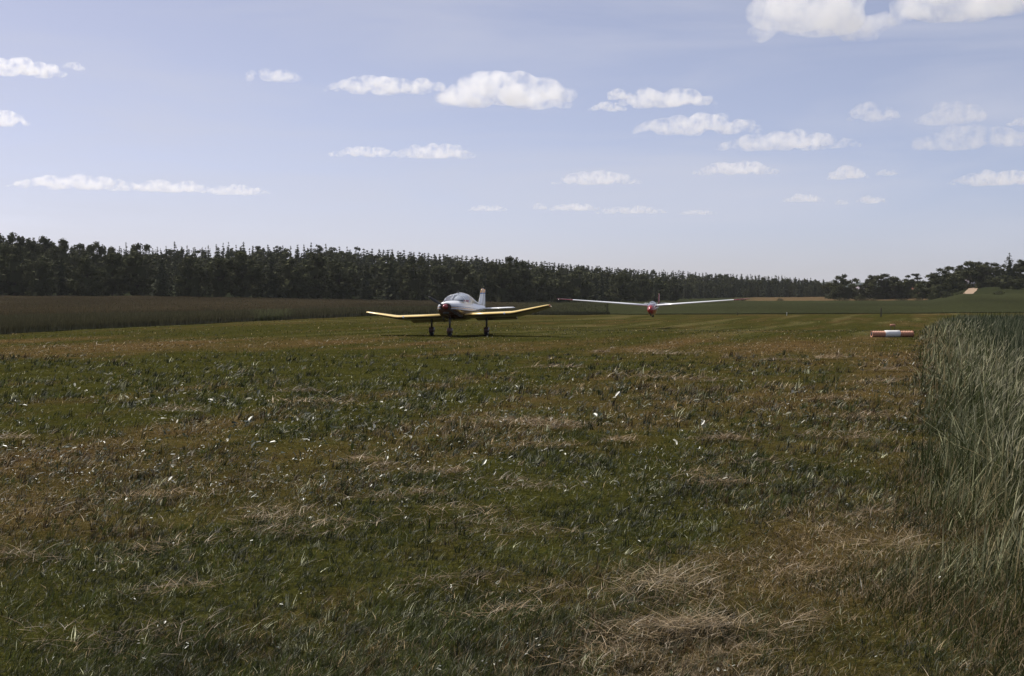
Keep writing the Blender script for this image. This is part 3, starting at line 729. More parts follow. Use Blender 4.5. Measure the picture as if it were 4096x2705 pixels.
ORD = ('first', 'second', 'third', 'fourth', 'fifth', 'sixth', 'seventh', 'eighth', 'ninth', 'tenth', 'eleventh', 'twelfth', 'thirteenth', 'fourteenth', 'fifteenth', 'sixteenth', 'seventeenth', 'eighteenth', 'nineteenth', 'twentieth')
def nth(i): return ORD[i] if i < 20 else 'twenty-' + ORD[i - 20]
def forest():
    pines = []
    # front row
    px = -150.0
    while px < 3180:
        d = float(tab(DF, px)) + random.uniform(2, 12) + (150 if px > 2480 else 0) * sstep(2480, 2900, px) + (60 if px > 2700 else 0)
        ht = random.uniform(8.5, 12.5) if px < 2400 else random.uniform(7, 10)
        cap = top_to_h(px, d, float(tab(SKYL, px)) + 22)
        tree('broadleaf_tree' if random.random() < 0.85 else 'spruce_tree', px, d, min(ht, cap), L_EDGE, G_EDGE, random.uniform(0.95, 1.25))
        px += random.uniform(4.2, 6.2) * F / d
    # skyline row
    px = 480.0
    while px < 3330:
        dr = float(tab(DR, px)); d = dr - random.uniform(0, 40)
        base = float(tab(SKYL, px)) + 5
        jut = abs(random.gauss(0, 6)) if px < 1450 else random.gauss(0, 3.0) + 9 * (float(vnoise(px * 0.012, 0.5, 66)) - 0.5)
        if px < 1450 and random.random() < 0.22: jut += random.uniform(6, 17)
        h = top_to_h(px, d, base - jut)
        if px < 1450 and random.random() < 0.35: tree('pine_tree', px, d, h, '%s thin-topped pine from the left breaking the skyline of the forest ridge' % nth(len(pines)), G_PINE, random.uniform(0.9, 1.2)); pines.append(1)
        else: tree('spruce_tree', px, d, h, L_SKY, G_SKY, random.uniform(0.75, 1.0) if px < 1450 else random.uniform(1.0, 1.75))
        px += random.uniform(2.0, 3.6) * F / d * (0.95 if px < 1500 else 0.68)
    # high broad crowns at the left
    HI = sorted(((55, 919, 352), (170, 938, 360), (115, 948, 350), (250, 948, 372), (320, 968, 380), (390, 960, 385), (450, 982, 392), (560, 968, 395)))
    for i, (px, yt, d) in enumerate(HI):
        tree('broadleaf_tree', px, d, top_to_h(px, d, yt), '%s tall rounded crown from the left edge at the high end of the forest' % nth(i), G_LEFT, random.uniform(0.85, 1.05))
    for i, (px, yt, d) in enumerate(((20, 962, 330), (210, 985, 335), (350, 1000, 340))):
        tree('broadleaf_tree', px, d, top_to_h(px, d, yt), '%s mid-height leafy tree from the left, before the high crowns' % nth(i), 'mid-height trees at the left end of the forest', random.uniform(0.9, 1.1))
    tree('broadleaf_tree', -45, 350, top_to_h(-45, 350, 917), 'tall leafy tree cut by the left picture edge', None, 1.0)
    tree('broadleaf_tree', 2042, 352, top_to_h(2042, 352, 1018), 'taller leafy tree standing above the front forest row behind the low-wing plane', wide=0.85)
    tree('broadleaf_tree', 2085, 356, top_to_h(2085, 356, 1036), 'leafy tree just beside the tallest one behind the low-wing plane', wide=0.8)
    tree('broadleaf_tree', 1965, 354, top_to_h(1965, 354, 1036), 'leafy tree rising behind the tail fin of the low-wing plane', wide=0.85)
    tree('broadleaf_tree', 2330, 520, top_to_h(2330, 520, 1056), 'rounded leafy tree on the ridge behind the far tip of the glider wing', wide=0.9)
    # the mass of the wood between the front row and the skyline: one object
    Vs, Cs = [], []
    rows = 11
    for k in range(rows):
        f = (k + 0.5) / rows; px = -450.0
        while px < 3330:
            df, dr = float(tab(DF, px)) + (190 if px > 2700 else 0), float(tab(DR, px))
            d = df + 10 + (dr - df + 20) * f + random.uniform(-6, 6)
            ytop = float(tab(SKYL, px)) + (5 if px < 1450 else 0) + 75 * (1 - f) ** 1.3 * (1.0 if px < 2000 else 0.6) * random.uniform(0.7, 1.2)
            h = max(3.5, min(15.0, top_to_h(px, d, ytop)))
            kind = 'broadleaf_tree' if random.random() < 0.5 - 0.45 * f else 'spruce_tree'
            cr = random.choice(KINDS[kind])[0]
            n = len(cr.vertices)
            if not hasattr(forest, 'c'): forest.c = {}
            if cr.name not in forest.c:
                v = np.empty(n * 3, np.float32); cr.vertices.foreach_get('co', v); c = np.empty(n * 4, np.float32); cr.color_attributes['Col'].data.foreach_get('color', c)
                forest.c[cr.name] = (v.reshape(-1, 4, 3), c.reshape(-1, 4, 4)[:, :, :3])
            v, c = forest.c[cr.name]
            sel = rng.random(len(v)) < 0.22; sel[:cr['core']] = True; nc = cr['core']
            vv, cc = v[sel].copy(), c[sel]
            ctr = vv[nc:].mean(1, keepdims=True); vv[nc:] = ctr + (vv[nc:] - ctr) * 1.75
            a = random.uniform(0, 6.28); ca, sa = math.cos(a), math.sin(a); wd = random.uniform(1.0, 1.3)
            p = at(px, d)
            xx = (vv[..., 0] * ca - vv[..., 1] * sa) * h * wd + p.x; yy = (vv[..., 0] * sa + vv[..., 1] * ca) * h * wd + p.y; zz = vv[..., 2] * h + p.z
            Vs.append(np.stack([xx, yy, zz], -1).reshape(-1, 3)); Cs.append(cc.reshape(-1, 3) * random.uniform(0.8, 1.2))
            px += random.uniform(3.4, 5.2) * F / d
    V = np.concatenate(Vs); C = np.concatenate(Cs)
    me = np_mesh('woodland', V, np.arange(len(V)), np.full(len(V) // 4, 4), C)
    tag(link('woodland', me, M_LEAF), 'dark mass of mixed forest covering the ridge', 'forest', kind='stuff')
forest()

def right_trees():
    T = [('round_tree', 3378, 470, 1093, 'broad round-crowned tree standing alone before the distant hills', 1.0),
         ('round_tree', 3338, 478, 1116, 'lower rounded tree joined to the lone round tree', 1.0),
         ('round_tree', 3415, 485, 1140, 'small dark tree at the foot of the lone round tree', 1.1),
         ('broadleaf_tree', 3478, 468, 1097, 'narrow-topped leafy tree at the near end of the hedge clump beside the gap', 0.9),
         ('round_tree', 3530, 462, 1090, 'tallest dome-shaped tree of the clump above the orange marker pipe', 1.15),
         ('round_tree', 3585, 466, 1106, 'dark rounded tree in the middle of the clump beyond the marker pipe', 1.2),
         ('round_tree', 3630, 460, 1096, 'rounded tree near the open notch in the hedge skyline', 1.05),
         ('pine_tree', 3668, 458, 1092, 'open-branched tree with sky showing through beside the notch', 1.3),
         ('round_tree', 3690, 440, 1140, 'low bushy tree closing the notch in the skyline', 1.3),
         ('round_tree', 3450, 480, 1145, 'low tree filling the space between the lone round tree and the clump', 1.2),
         ('round_tree', 3720, 410, 1108, 'leafy tree at the low end of the rising wood by the notch', 1.1),
         ('round_tree', 3755, 405, 1068, 'large dome-shaped tree where the right-hand wood begins to rise', 1.1),
         ('broadleaf_tree', 3795, 412, 1062, 'dark leafy tree above the pale roof in the right-hand wood', 1.15),
         ('round_tree', 3840, 430, 1056, 'full-crowned tree directly behind the pale roof', 1.1),
         ('broadleaf_tree', 3880, 455, 1040, 'tall leafy tree rising above the head of the sandy track', 1.0),
         ('broadleaf_tree', 3915, 460, 1043, 'tall leafy tree just past the head of the sandy track', 1.0),
         ('round_tree', 3950, 455, 1045, 'rounded tall tree between the track and the pointed spruce', 1.0),
         ('broadleaf_tree', 3985, 450, 1050, 'leafy tree standing next to the pointed spruce', 1.05),
         ('spruce_tree', 4036, 420, 1010, 'single pointed spruce rising highest over the right-hand wood', 1.1),
         ('broadleaf_tree', 4075, 425, 1035, 'leafy tree behind the pointed spruce at the picture edge', 1.0),
         ('broadleaf_tree', 4120, 420, 1040, 'leafy tree cut by the picture edge on the right-hand slope', 1.0),
         ('round_tree', 4015, 385, 1100, 'lower dark tree below the pointed spruce', 1.25),
         ('round_tree', 4070, 372, 1105, 'lower dark tree at the foot of the slope by the picture edge', 1.25),
         ('round_tree', 4125, 372, 1100, 'lower dark tree half outside the picture edge', 1.25),
         ('round_tree', 3970, 425, 1112, 'lower rounded tree in the second row above the meadow', 1.25),
         ('round_tree', 3780, 385, 1130, 'low bushy tree in front of the wood beside the track', 1.3),
         ('round_tree', 3822, 418, 1124, 'low dark tree hiding one end of the small pale-roofed house', 1.3),
         ('round_tree', 3905, 415, 1128, 'low dark tree on the uphill side of the sandy track', 1.3),
         ('round_tree', 3740, 395, 1145, 'low bushy tree at the foot of the dome-shaped tree', 1.3)]
    for k, px, d, yt, lab, wd in T:
        tree(k, px, d, top_to_h(px, d, yt), lab, None, wd * 1.5)
right_trees()

def bush(px, d, h, label, wide=1.6, group=None):
    p = at(px, d, -0.05)
    n = 420
    nrm = rng.normal(0, 1, (n, 3)); nrm[:, 2] = np.abs(nrm[:, 2]); nrm /= np.linalg.norm(nrm, axis=1)[:, None]
    P = nrm * rng.uniform(0.5, 1.05, n)[:, None] * np.array((wide * 0.5, wide * 0.5, 1.0)) * (0.75 + 0.4 * vnoise(nrm[:, 0] * 3 + px, nrm[:, 1] * 3))[:, None]
    cr = crown_mesh('bush_foliage', P * h, rng.uniform(0.05, 0.1, n) * h, LEAF_B * 0.9 * rng.uniform(0.7, 1.3, n)[:, None], nrm)
    r = empty('bush', p, (0, 0, 0), label, 'bush', group)
    link('foliage', cr, M_LEAF, r)
    link('stem', limb_mesh('bush_stem', [((0, 0, -0.1), (0.02, 0, h * .6), 0.05, 0.02), ((0, 0, 0), (h * .25, 0, h * .6), 0.04, 0.015)]), M_BARK, r)
for px, d, h, lab in ((3358, 402, 1.5, 'bush on the field edge in front of the lone round tree'), (3385, 404, 1.1, 'small bush beside the first one before the lone tree'),
                      (3437, 402, 1.8, 'bush between the lone round tree and the tree clump'), (3462, 405, 1.2, 'small bush at the near end of the tree clump'),
                      (3492, 404, 1.3, 'round bush on the tan strip below the clump'), (3598, 402, 1.2, 'low bush below the middle of the clump'),
                      (3618, 403, 1.0, 'tiny low bush below the middle of the clump'), (3675, 398, 1.4, 'bush on the tan strip below the notch'),
                      (3730, 385, 2.0, 'wide dark bush near the foot of the rising wood'), (3795, 352, 1.8, 'wide dark bush beside the lower end of the track'),
                      (3842, 342, 1.1, 'small bush touching the lower end of the sandy track'), (3995, 318, 1.5, 'wide low bush in the green field below the spruce'),
                      (2965, 420, 1.3, 'dark bush on the far field past the glider wing tip'), (3120, 430, 1.0, 'tiny dark bush on the far tan field')):
    bush(px, d, h, lab, 2.4 if h < 1.6 else 2.0)

# ------------------------------------------------------------------ generic solid helpers
def loft(name, rings, m, parent=None, caps=True, smooth=True, mats_by=None, closed=True):
    """rings: list of equal-length point lists, joined in order"""
    k = len(rings[0]); V = np.array([p for r in rings for p in r], float); q = []
    n = len(rings); kk = k if closed else k - 1
    for i in range(n - 1):
        for j in range(kk): q.append([i * k + j, i * k + (j + 1) % k, (i + 1) * k + (j + 1) % k, (i + 1) * k + j])
    loops = [v for f in q for v in f]; tot = [4] * len(q)
    if caps and closed:
        loops += list(range(k))[::-1]; tot.append(k); loops += [(n - 1) * k + j for j in range(k)]; tot.append(k)
    me = np_mesh(name, V, loops, tot, smooth=smooth)
    bm = bmesh.new(); bm.from_mesh(me); bmesh.ops.recalc_face_normals(bm, faces=bm.faces); bm.to_mesh(me); bm.free()
    return link(name, me, m, parent)

def ring(x, hw, zb, zt, n=24, e=2.4, shift=0.0):
    """superellipse cross-section in the y-z plane at x"""
    zc, hz = (zb + zt) / 2, (zt - zb) / 2; out = []
    for i in range(n):
        a = 2 * math.pi * i / n; c, s = math.cos(a), math.sin(a)
        out.append((x, hw * math.copysign(abs(c) ** (2 / e), c), zc + hz * math.copysign(abs(s) ** (2 / e), s)))
    return out

def foil(y, xle, chord, z, thick=0.12, inc=0.0, n=10, lower=True):
    """wing section: from trailing edge over the top to the nose and back below"""
    pts = []
    prof = lambda t: 5 * thick * (0.2969 * math.sqrt(t) - 0.126 * t - 0.3516 * t * t + 0.2843 * t ** 3 - 0.1015 * t ** 4)
    T = [0.5 * (1 + math.cos(math.pi * i / n)) for i in range(n + 1)]
    up = [(t, prof(t) * 1.1 + 0.02 * 4 * t * (1 - t)) for t in T]
    lo = [(t, -prof(t) * 0.8 + 0.02 * 4 * t * (1 - t)) for t in T[::-1][1:-1]]
    for t, q in up + lo:
        x, zz = -t * chord, q * chord
        pts.append((xle + x * math.cos(inc) + zz * math.sin(inc), y, z + x * math.sin(inc) + zz * math.cos(inc)))
    return pts

def tube(name, pts, r, m, parent, k=10):
    P = [Vector(p) for p in pts]; rr = r if isinstance(r, (list, tuple)) else [r] * len(P); rings = []
    for i, p in enumerate(P):
        t = (P[min(i + 1, len(P) - 1)] - P[max(i - 1, 0)]).normalized(); s = t.orthogonal().normalized(); b = t.cross(s)
        rings.append([tuple(p + s * rr[i] * math.cos(2 * math.pi * j / k) + b * rr[i] * math.sin(2 * math.pi * j / k)) for j in range(k)])
    return loft(name, rings, m, parent)

def lathe_y(name, prof, c, m, parent, k=24):
    """wheel-like solid turned about the y axis: prof = [(offset along y, radius)]"""
    rings = [[(c[0] + r * math.cos(2 * math.pi * j / k), c[1] + o, c[2] + r * math.sin(2 * math.pi * j / k)) for j in range(k)] for o, r in prof]
    return loft(name, rings, m, parent)

def lathe_x(name, prof, c, m, parent, k=24):
    rings = [[(c[0] + o, c[1] + r * math.cos(2 * math.pi * j / k), c[2] + r * math.sin(2 * math.pi * j / k)) for j in range(k)] for o, r in prof]
    return loft(name, rings, m, parent)

def two_tone(name, axis, stops, rough=0.25, coat=0.4, slope=0.0):
    """paint whose colour bands follow one object axis (painted livery)"""
    m = bpy.data.materials.new(name); m.use_nodes = True; nt = m.node_tree; b = nt.nodes['Principled BSDF']
    tc = nt.nodes.new('ShaderNodeTexCoord'); sp = nt.nodes.new('ShaderNodeSeparateXYZ'); nt.links.new(tc.outputs['Object'], sp.inputs[0])
    src = sp.outputs[axis]
    if slope:
        ma = nt.nodes.new('ShaderNodeMath'); ma.operation = 'MULTIPLY_ADD'; ma.inputs[1].default_value = slope
        nt.links.new(sp.outputs[0], ma.inputs[0]); nt.links.new(src, ma.inputs[2]); src = ma.outputs[0]
    lo, hi = stops[0][0], stops[-1][0]
    mr = nt.nodes.new('ShaderNodeMapRange'); mr.inputs['From Min'].default_value = lo; mr.inputs['From Max'].default_value = hi
    nt.links.new(src, mr.inputs['Value'])
    cr = nt.nodes.new('ShaderNodeValToRGB'); cr.color_ramp.interpolation = 'CONSTANT'
    els = cr.color_ramp.elements
    while len(els) > 1: els.remove(els[-1])
    for i, (z, c) in enumerate(stops):
        e = els[0] if i == 0 else els.new((z - lo) / (hi - lo)); e.position = (z - lo) / (hi - lo); e.color = (*c, 1)
    nt.links.new(mr.outputs[0], cr.inputs[0]); nt.links.new(cr.outputs[0], b.inputs['Base Color'])
    b.inputs['Roughness'].default_value = rough; b.inputs['Coat Weight'].default_value = coat; b.inputs['Coat Roughness'].default_value = 0.1
    return m

WHITE = (0.78, 0.79, 0.80); YEL = (0.86, 0.62, 0.19); MAROON = (0.055, 0.022, 0.016); RED = (0.50, 0.03, 0.03)
M_WHITE = mat('white_paint', WHITE, 0.25, 0.5, coat=0.4, noise=0.05, nscale=2)
M_FUS = two_tone('fuselage_paint', 2, [(0.4, MAROON), (1.15, (0.55, 0.56, 0.60)), (1.19, (0.40, 0.20, 0.04)), (1.235, WHITE), (1.255, (0.07, 0.07, 0.10)), (1.285, WHITE), (2.4, WHITE)], slope=-0.04)
M_FIN = two_tone('fin_paint', 2, [(1.0, WHITE), (1.92, (0.10, 0.16, 0.32)), (1.98, (0.55, 0.27, 0.06)), (2.4, (0.5, 0.2, 0.05))])
M_YEL = mat('yellow_paint', YEL, 0.3, 0.5, coat=0.4, noise=0.06, nscale=2)
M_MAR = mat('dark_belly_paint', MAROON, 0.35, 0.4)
M_RED = mat('red_paint', RED, 0.25, 0.5, coat=0.4)
M_DRED = mat('deep_red_paint', (0.17, 0.012, 0.016), 0.3, 0.5, coat=0.3)
M_DARK = mat('dark_metal', (0.03, 0.03, 0.032), 0.5, 0.4)
M_RUB = mat('rubber', (0.022, 0.022, 0.022), 0.8, 0.3)
M_ALU = mat('aluminium', (0.6, 0.6, 0.62), 0.35, 0.5, metal=1.0)
M_SEAT = mat('red_upholstery', (0.35, 0.04, 0.03), 0.8, 0.2)
M_LENS = mat('lamp_lens', (0.75, 0.8, 0.9), 0.05, 0.8, coat=1.0)
def glass_mat():
    m = bpy.data.materials.new('canopy_glass'); m.use_nodes = True; nt = m.node_tree
    b = nt.nodes['Principled BSDF']; b.inputs['Base Color'].default_value = (0.30, 0.33, 0.40, 1); b.inputs['Roughness'].default_value = 0.22
    b.inputs['Specular IOR Level'].default_value = 1.0; b.inputs['Coat Weight'].default_value = 1.0; b.inputs['Coat Roughness'].default_value = 0.03
    tr = nt.nodes.new('ShaderNodeBsdfTransparent'); tr.inputs['Color'].default_value = (0.86, 0.9, 0.95, 1)
    mx = nt.nodes.new('ShaderNodeMixShader'); mx.inputs[0].default_value = 0.66
    nt.links.new(b.outputs[0], mx.inputs[1]); nt.links.new(tr.outputs[0], mx.inputs[2]); nt.links.new(mx.outputs[0], nt.nodes['Material Output'].inputs['Surface'])
    return m
M_GLASS = glass_mat()

def paint_under(o, m_under, zthr=-0.15):
    """second material on the faces that look down"""
    me = o.data; me.materials.append(m_under)
    for p in me.polygons:
        if p.normal.z < zthr: p.material_index = 1

# ------------------------------------------------------------------ the tow plane
def tow_plane():
    yaw = R(13.2); d = 64.6; px = 1836
    p = at(px, d)
    root = empty('tow_plane', p, (0, 0, -R(90) - yaw), 'white and yellow low-wing tow plane with cranked wings rolling on the grass strip', 'airplane')
    roll = Matrix.Rotation(R(2.2), 4, 'X')       # leans a little towards its right wing
    body = []
    S = [(2.02, .27, 1.12, 1.50, 2.2), (1.98, .34, 1.02, 1.53, 2.2), (1.85, .43, .93, 1.56, 2.3), (1.4, .50, .80, 1.59, 2.5), (.95, .54, .72, 1.61, 2.7), (.3, .56, .67, 1.60, 2.8),
         (-.5, .56, .67, 1.58, 2.8), (-1.3, .50, .71, 1.56, 2.6), (-2.1, .40, .80, 1.52, 2.4), (-3.0, .29, .92, 1.46, 2.2), (-4.0, .18, 1.03, 1.40, 2.0), (-4.75, .09, 1.10, 1.34, 2.0), (-4.95, .04, 1.16, 1.30, 2.0)]
    fus = loft('fuselage', [ring(x, w, b, t, 28, e) for x, w, b, t, e in S], M_FUS, root); body.append(fus)
    # turtle deck behind the canopy
    D = [(-.95, .44, 1.40, 1.90), (-1.4, .40, 1.40, 1.82), (-2.0, .32, 1.38, 1.71), (-2.8, .22, 1.35, 1.58), (-3.6, .12, 1.33, 1.49), (-4.1, .05, 1.31, 1.43)]
    body.append(loft('turtle_deck', [ring(x, w, b, t, 20, 2.0) for x, w, b, t in D], M_WHITE, root))
    # canopy: glass bubble, hoop and rails
    Cn = [(1.10, .36, 1.54, 1.63), (.85, .46, 1.50, 1.74), (.55, .50, 1.48, 1.85), (.15, .515, 1.46, 1.925), (-.3, .515, 1.46, 1.95), (-.7, .48, 1.45, 1.93), (-1.0, .445, 1.44, 1.905)]
    def half(x, w, b, t, n=15, off=0.0):
        return [(x, (w + off) * math.cos(math.pi * i / (n - 1)), b + (t + off - b) * math.sin(math.pi * i / (n - 1)) ** .85) for i in range(n)]
    can = loft('canopy', [half(*c) for c in Cn], M_GLASS, root, closed=False); body.append(can)
    for nm, x, w, b, t in (('windscreen_hoop', .50, .502, 1.48, 1.865), ('canopy_hoop', -.45, .505, 1.46, 1.945), ('canopy_hoop', -.98, .447, 1.44, 1.91)):
        body.append(tube(nm, half(x, w, b, t, 17, .006), .018, M_WHITE, can, 6))
    body.append(tube('windscreen_strip', [(1.09, 0, 1.635), (.85, 0, 1.745), (.5, 0, 1.872), (.1, 0, 1.937)], .012, M_WHITE, can, 6))
    for s in (1, -1): body.append(tube('canopy_rail', [(c[0], s * (c[1] + .008), c[2] + .02) for c in Cn], .016, M_WHITE, can, 6))
    # cabin
    for s in (.24, -.24):
        body.append(loft('seat', [[(-.25 + dx, s + dy, z) for dx, dy in ((-.06, -.2), (.06, -.2), (.06, .2), (-.06, .2))] for dx_, z in ((0, 1.0), (0, 1.62))], M_SEAT, root))
    body.append(loft('instrument_panel', [[(.75, y, 1.30), (.75, y, 1.60), (.55, y, 1.64), (.55, y, 1.30)] for y in (-.45, .45)], M_DARK, root, smooth=False))
    body.append(tube('antenna', [(-.18, 0, 1.94), (-.19, 0, 2.0), (-.20, 0, 2.035)], [.016, .03, .03], M_DARK, root, 8))
    # nose: cowling lip, intakes, spinner, propeller at rest
    lip = [(y * 1.02, z) for _, y, z in ring(0, .275, 1.115, 1.505, 28, 2.2)]
    body.append(loft('cowl_shade_plate', [ring(2.021, .255, 1.135, 1.485, 24, 2.2), ring(2.03, .25, 1.14, 1.48, 24, 2.2)], M_MAR, root))  # shadow on the cowl front put into the colour: a dark maroon plate
    for s in (.17, -.17):
        body.append(lathe_x('air_intake', [(-.02, .075), (.012, .075), (.014, .06), (-.01, .055)], (2.034, s, 1.33), M_DARK, root, 16))
    body.append(loft('lower_intake', [[(2.0 + o, y, z) for y, z in ((-.12, 1.0), (.12, 1.0), (.14, 1.1), (-.14, 1.1))] for o in (-.1, .035)], M_DARK, root, smooth=False))
    hub = (2.03, 0, 1.33)
    sp = lathe_x('spinner', [(0, .135), (.06, .132), (.14, .115), (.22, .082), (.28, .045), (.305, .012)], hub, mat('dark_red_paint', (0.22, 0.012, 0.015), 0.2, 0.5, coat=0.5), root, 20); body.append(sp)
    for s in (1, -1):
        a = R(32); dy, dz = -s * math.cos(a), s * math.sin(a); rings = []
        for t, ch, tw in ((.10, .06, 60), (.3, .11, 40), (.6, .12, 25), (.82, .09, 17), (.9, .03, 15)):
            c = Vector((hub[0] + .07, hub[1] + dy * t, hub[2] + dz * t)); tn = Vector((0, -dz, dy)) * math.cos(R(tw)) + Vector((1, 0, 0)) * math.sin(R(tw)); nn = tn.cross(Vector((0, dy, dz)))
            rings.append([tuple(c + tn * ch * .5 * math.cos(q) + nn * .012 * math.sin(q)) for q in [2 * math.pi * j / 8 for j in range(8)]])
        body.append(loft('propeller_blade', rings, M_DARK, root))
    body.append(tube('exhaust_pipe', [(1.55, -.25, .86), (1.5, -.25, .72), (1.35, -.25, .66)], .03, M_DARK, root, 8))
    # wing: flat centre, outer panels cranked up
    inc = R(5.6)
    W = [(.42, .82, 1.72, .93), (1.5, .82, 1.72, .93), (2.62, .82, 1.70, .935), (2.80, .80, 1.66, .955), (3.55, .62, 1.32, 1.09), (4.15, .46, 1.0, 1.20), (4.27, .36, .78, 1.222)]
    for s in (1, -1):
        w = loft('wing', [foil(s * y, xl, ch, z, .125, inc, 10) for y, xl, ch, z in W], M_YEL, root)
        paint_under(w, M_MAR); body.append(w)
        zf = .93 - 1.66 * math.sin(inc)
        f = loft('flap', [[(-.78 + .05, s * y, zf + .055), (-.78 - .02, s * y, zf + .06), (-1.18, s * y, zf - .10), (-1.18, s * y, zf - .115), (-.80, s * y, zf - .01)] for y in (.6, 2.5)], M_MAR, w)
        body.append(f)
        body.append(lathe_x('landing_light', [(0, .05), (.025, .045), (.035, .02)], (.815, s * 2.35, .945), M_LENS, w, 14))
        body.append(tube('wing_tip_lamp', [(.2, s * 4.28, 1.225), (.12, s * 4.30, 1.225)], .03, M_RED if s > 0 else M_LENS, w, 8))
    # tail
    body.append(loft('fin', [[(x0 - (x0 - x1) * t, th * math.sin(math.pi * t) ** .6 * sg, z) for sg, t in [(1, k / 8) for k in range(9)] + [(-1, 1 - k / 8) for k in range(1, 8)]]
                             for x0, x1, th, z in ((-3.35, -4.55, .07, 1.36), (-3.75, -4.62, .06, 1.48), (-4.12, -4.76, .045, 1.9), (-4.36, -4.85, .035, 2.17), (-4.42, -4.84, .015, 2.19))], M_FIN, root))
    body.append(loft('rudder', [[(x0, .035, z), (x1, .004, z), (x1, -.004, z), (x0, -.035, z)] for x0, x1, z in ((-4.57, -5.06, 1.22), (-4.64, -5.1, 1.5), (-4.77, -5.12, 1.9), (-4.865, -5.13, 2.15))], M_FIN, root, smooth=False))
    for s in (1, -1):
        body.append(loft('stabilizer', [foil(s * y, xl, ch, z, .10, R(-1), 8) for y, xl, ch, z in ((.06, -4.02, .78, 1.19), (1.3, -4.02, .78, 1.19), (1.55, -4.06, .68, 1.19), (1.60, -4.12, .5, 1.19))], M_WHITE, root))
    for o in body: o.data.transform(roll)
    # undercarriage stays upright on the grass
    def gear(x, y, top, r, fork):
        leg = tube('gear_leg', [(x, y, top), (x, y, .36)], [.05, .042], M_DARK, root, 10)
        fk = loft('wheel_fairing', [[(x + a, y + b, z) for a, b in ((-.20 * k, -.085), (.20 * k, -.085), (.24 * k, 0), (.20 * k, .085), (-.20 * k, .085), (-.30 * k, 0))] for z, k in ((.40, .5), (.36, .9), (.26, 1.0), (.17, .95))], M_MAR, root)
        wh = lathe_y('wheel', [(-.075, .10), (-.078, .15), (-.06, .182), (0, .19), (.06, .182), (.078, .15), (.075, .10)], (x, y, .185), M_RUB, root)
        lathe_y('rim', [(-.08, .04), (-.082, .09), (.082, .09), (.08, .04)], (x, y, .185), M_ALU, wh, 16)
    gear(0.0, 1.29, .96, .19, True); gear(0.0, -1.29, .86, .19, True); gear(1.55, 0, .85, .17, True)
    return root
tow_plane()

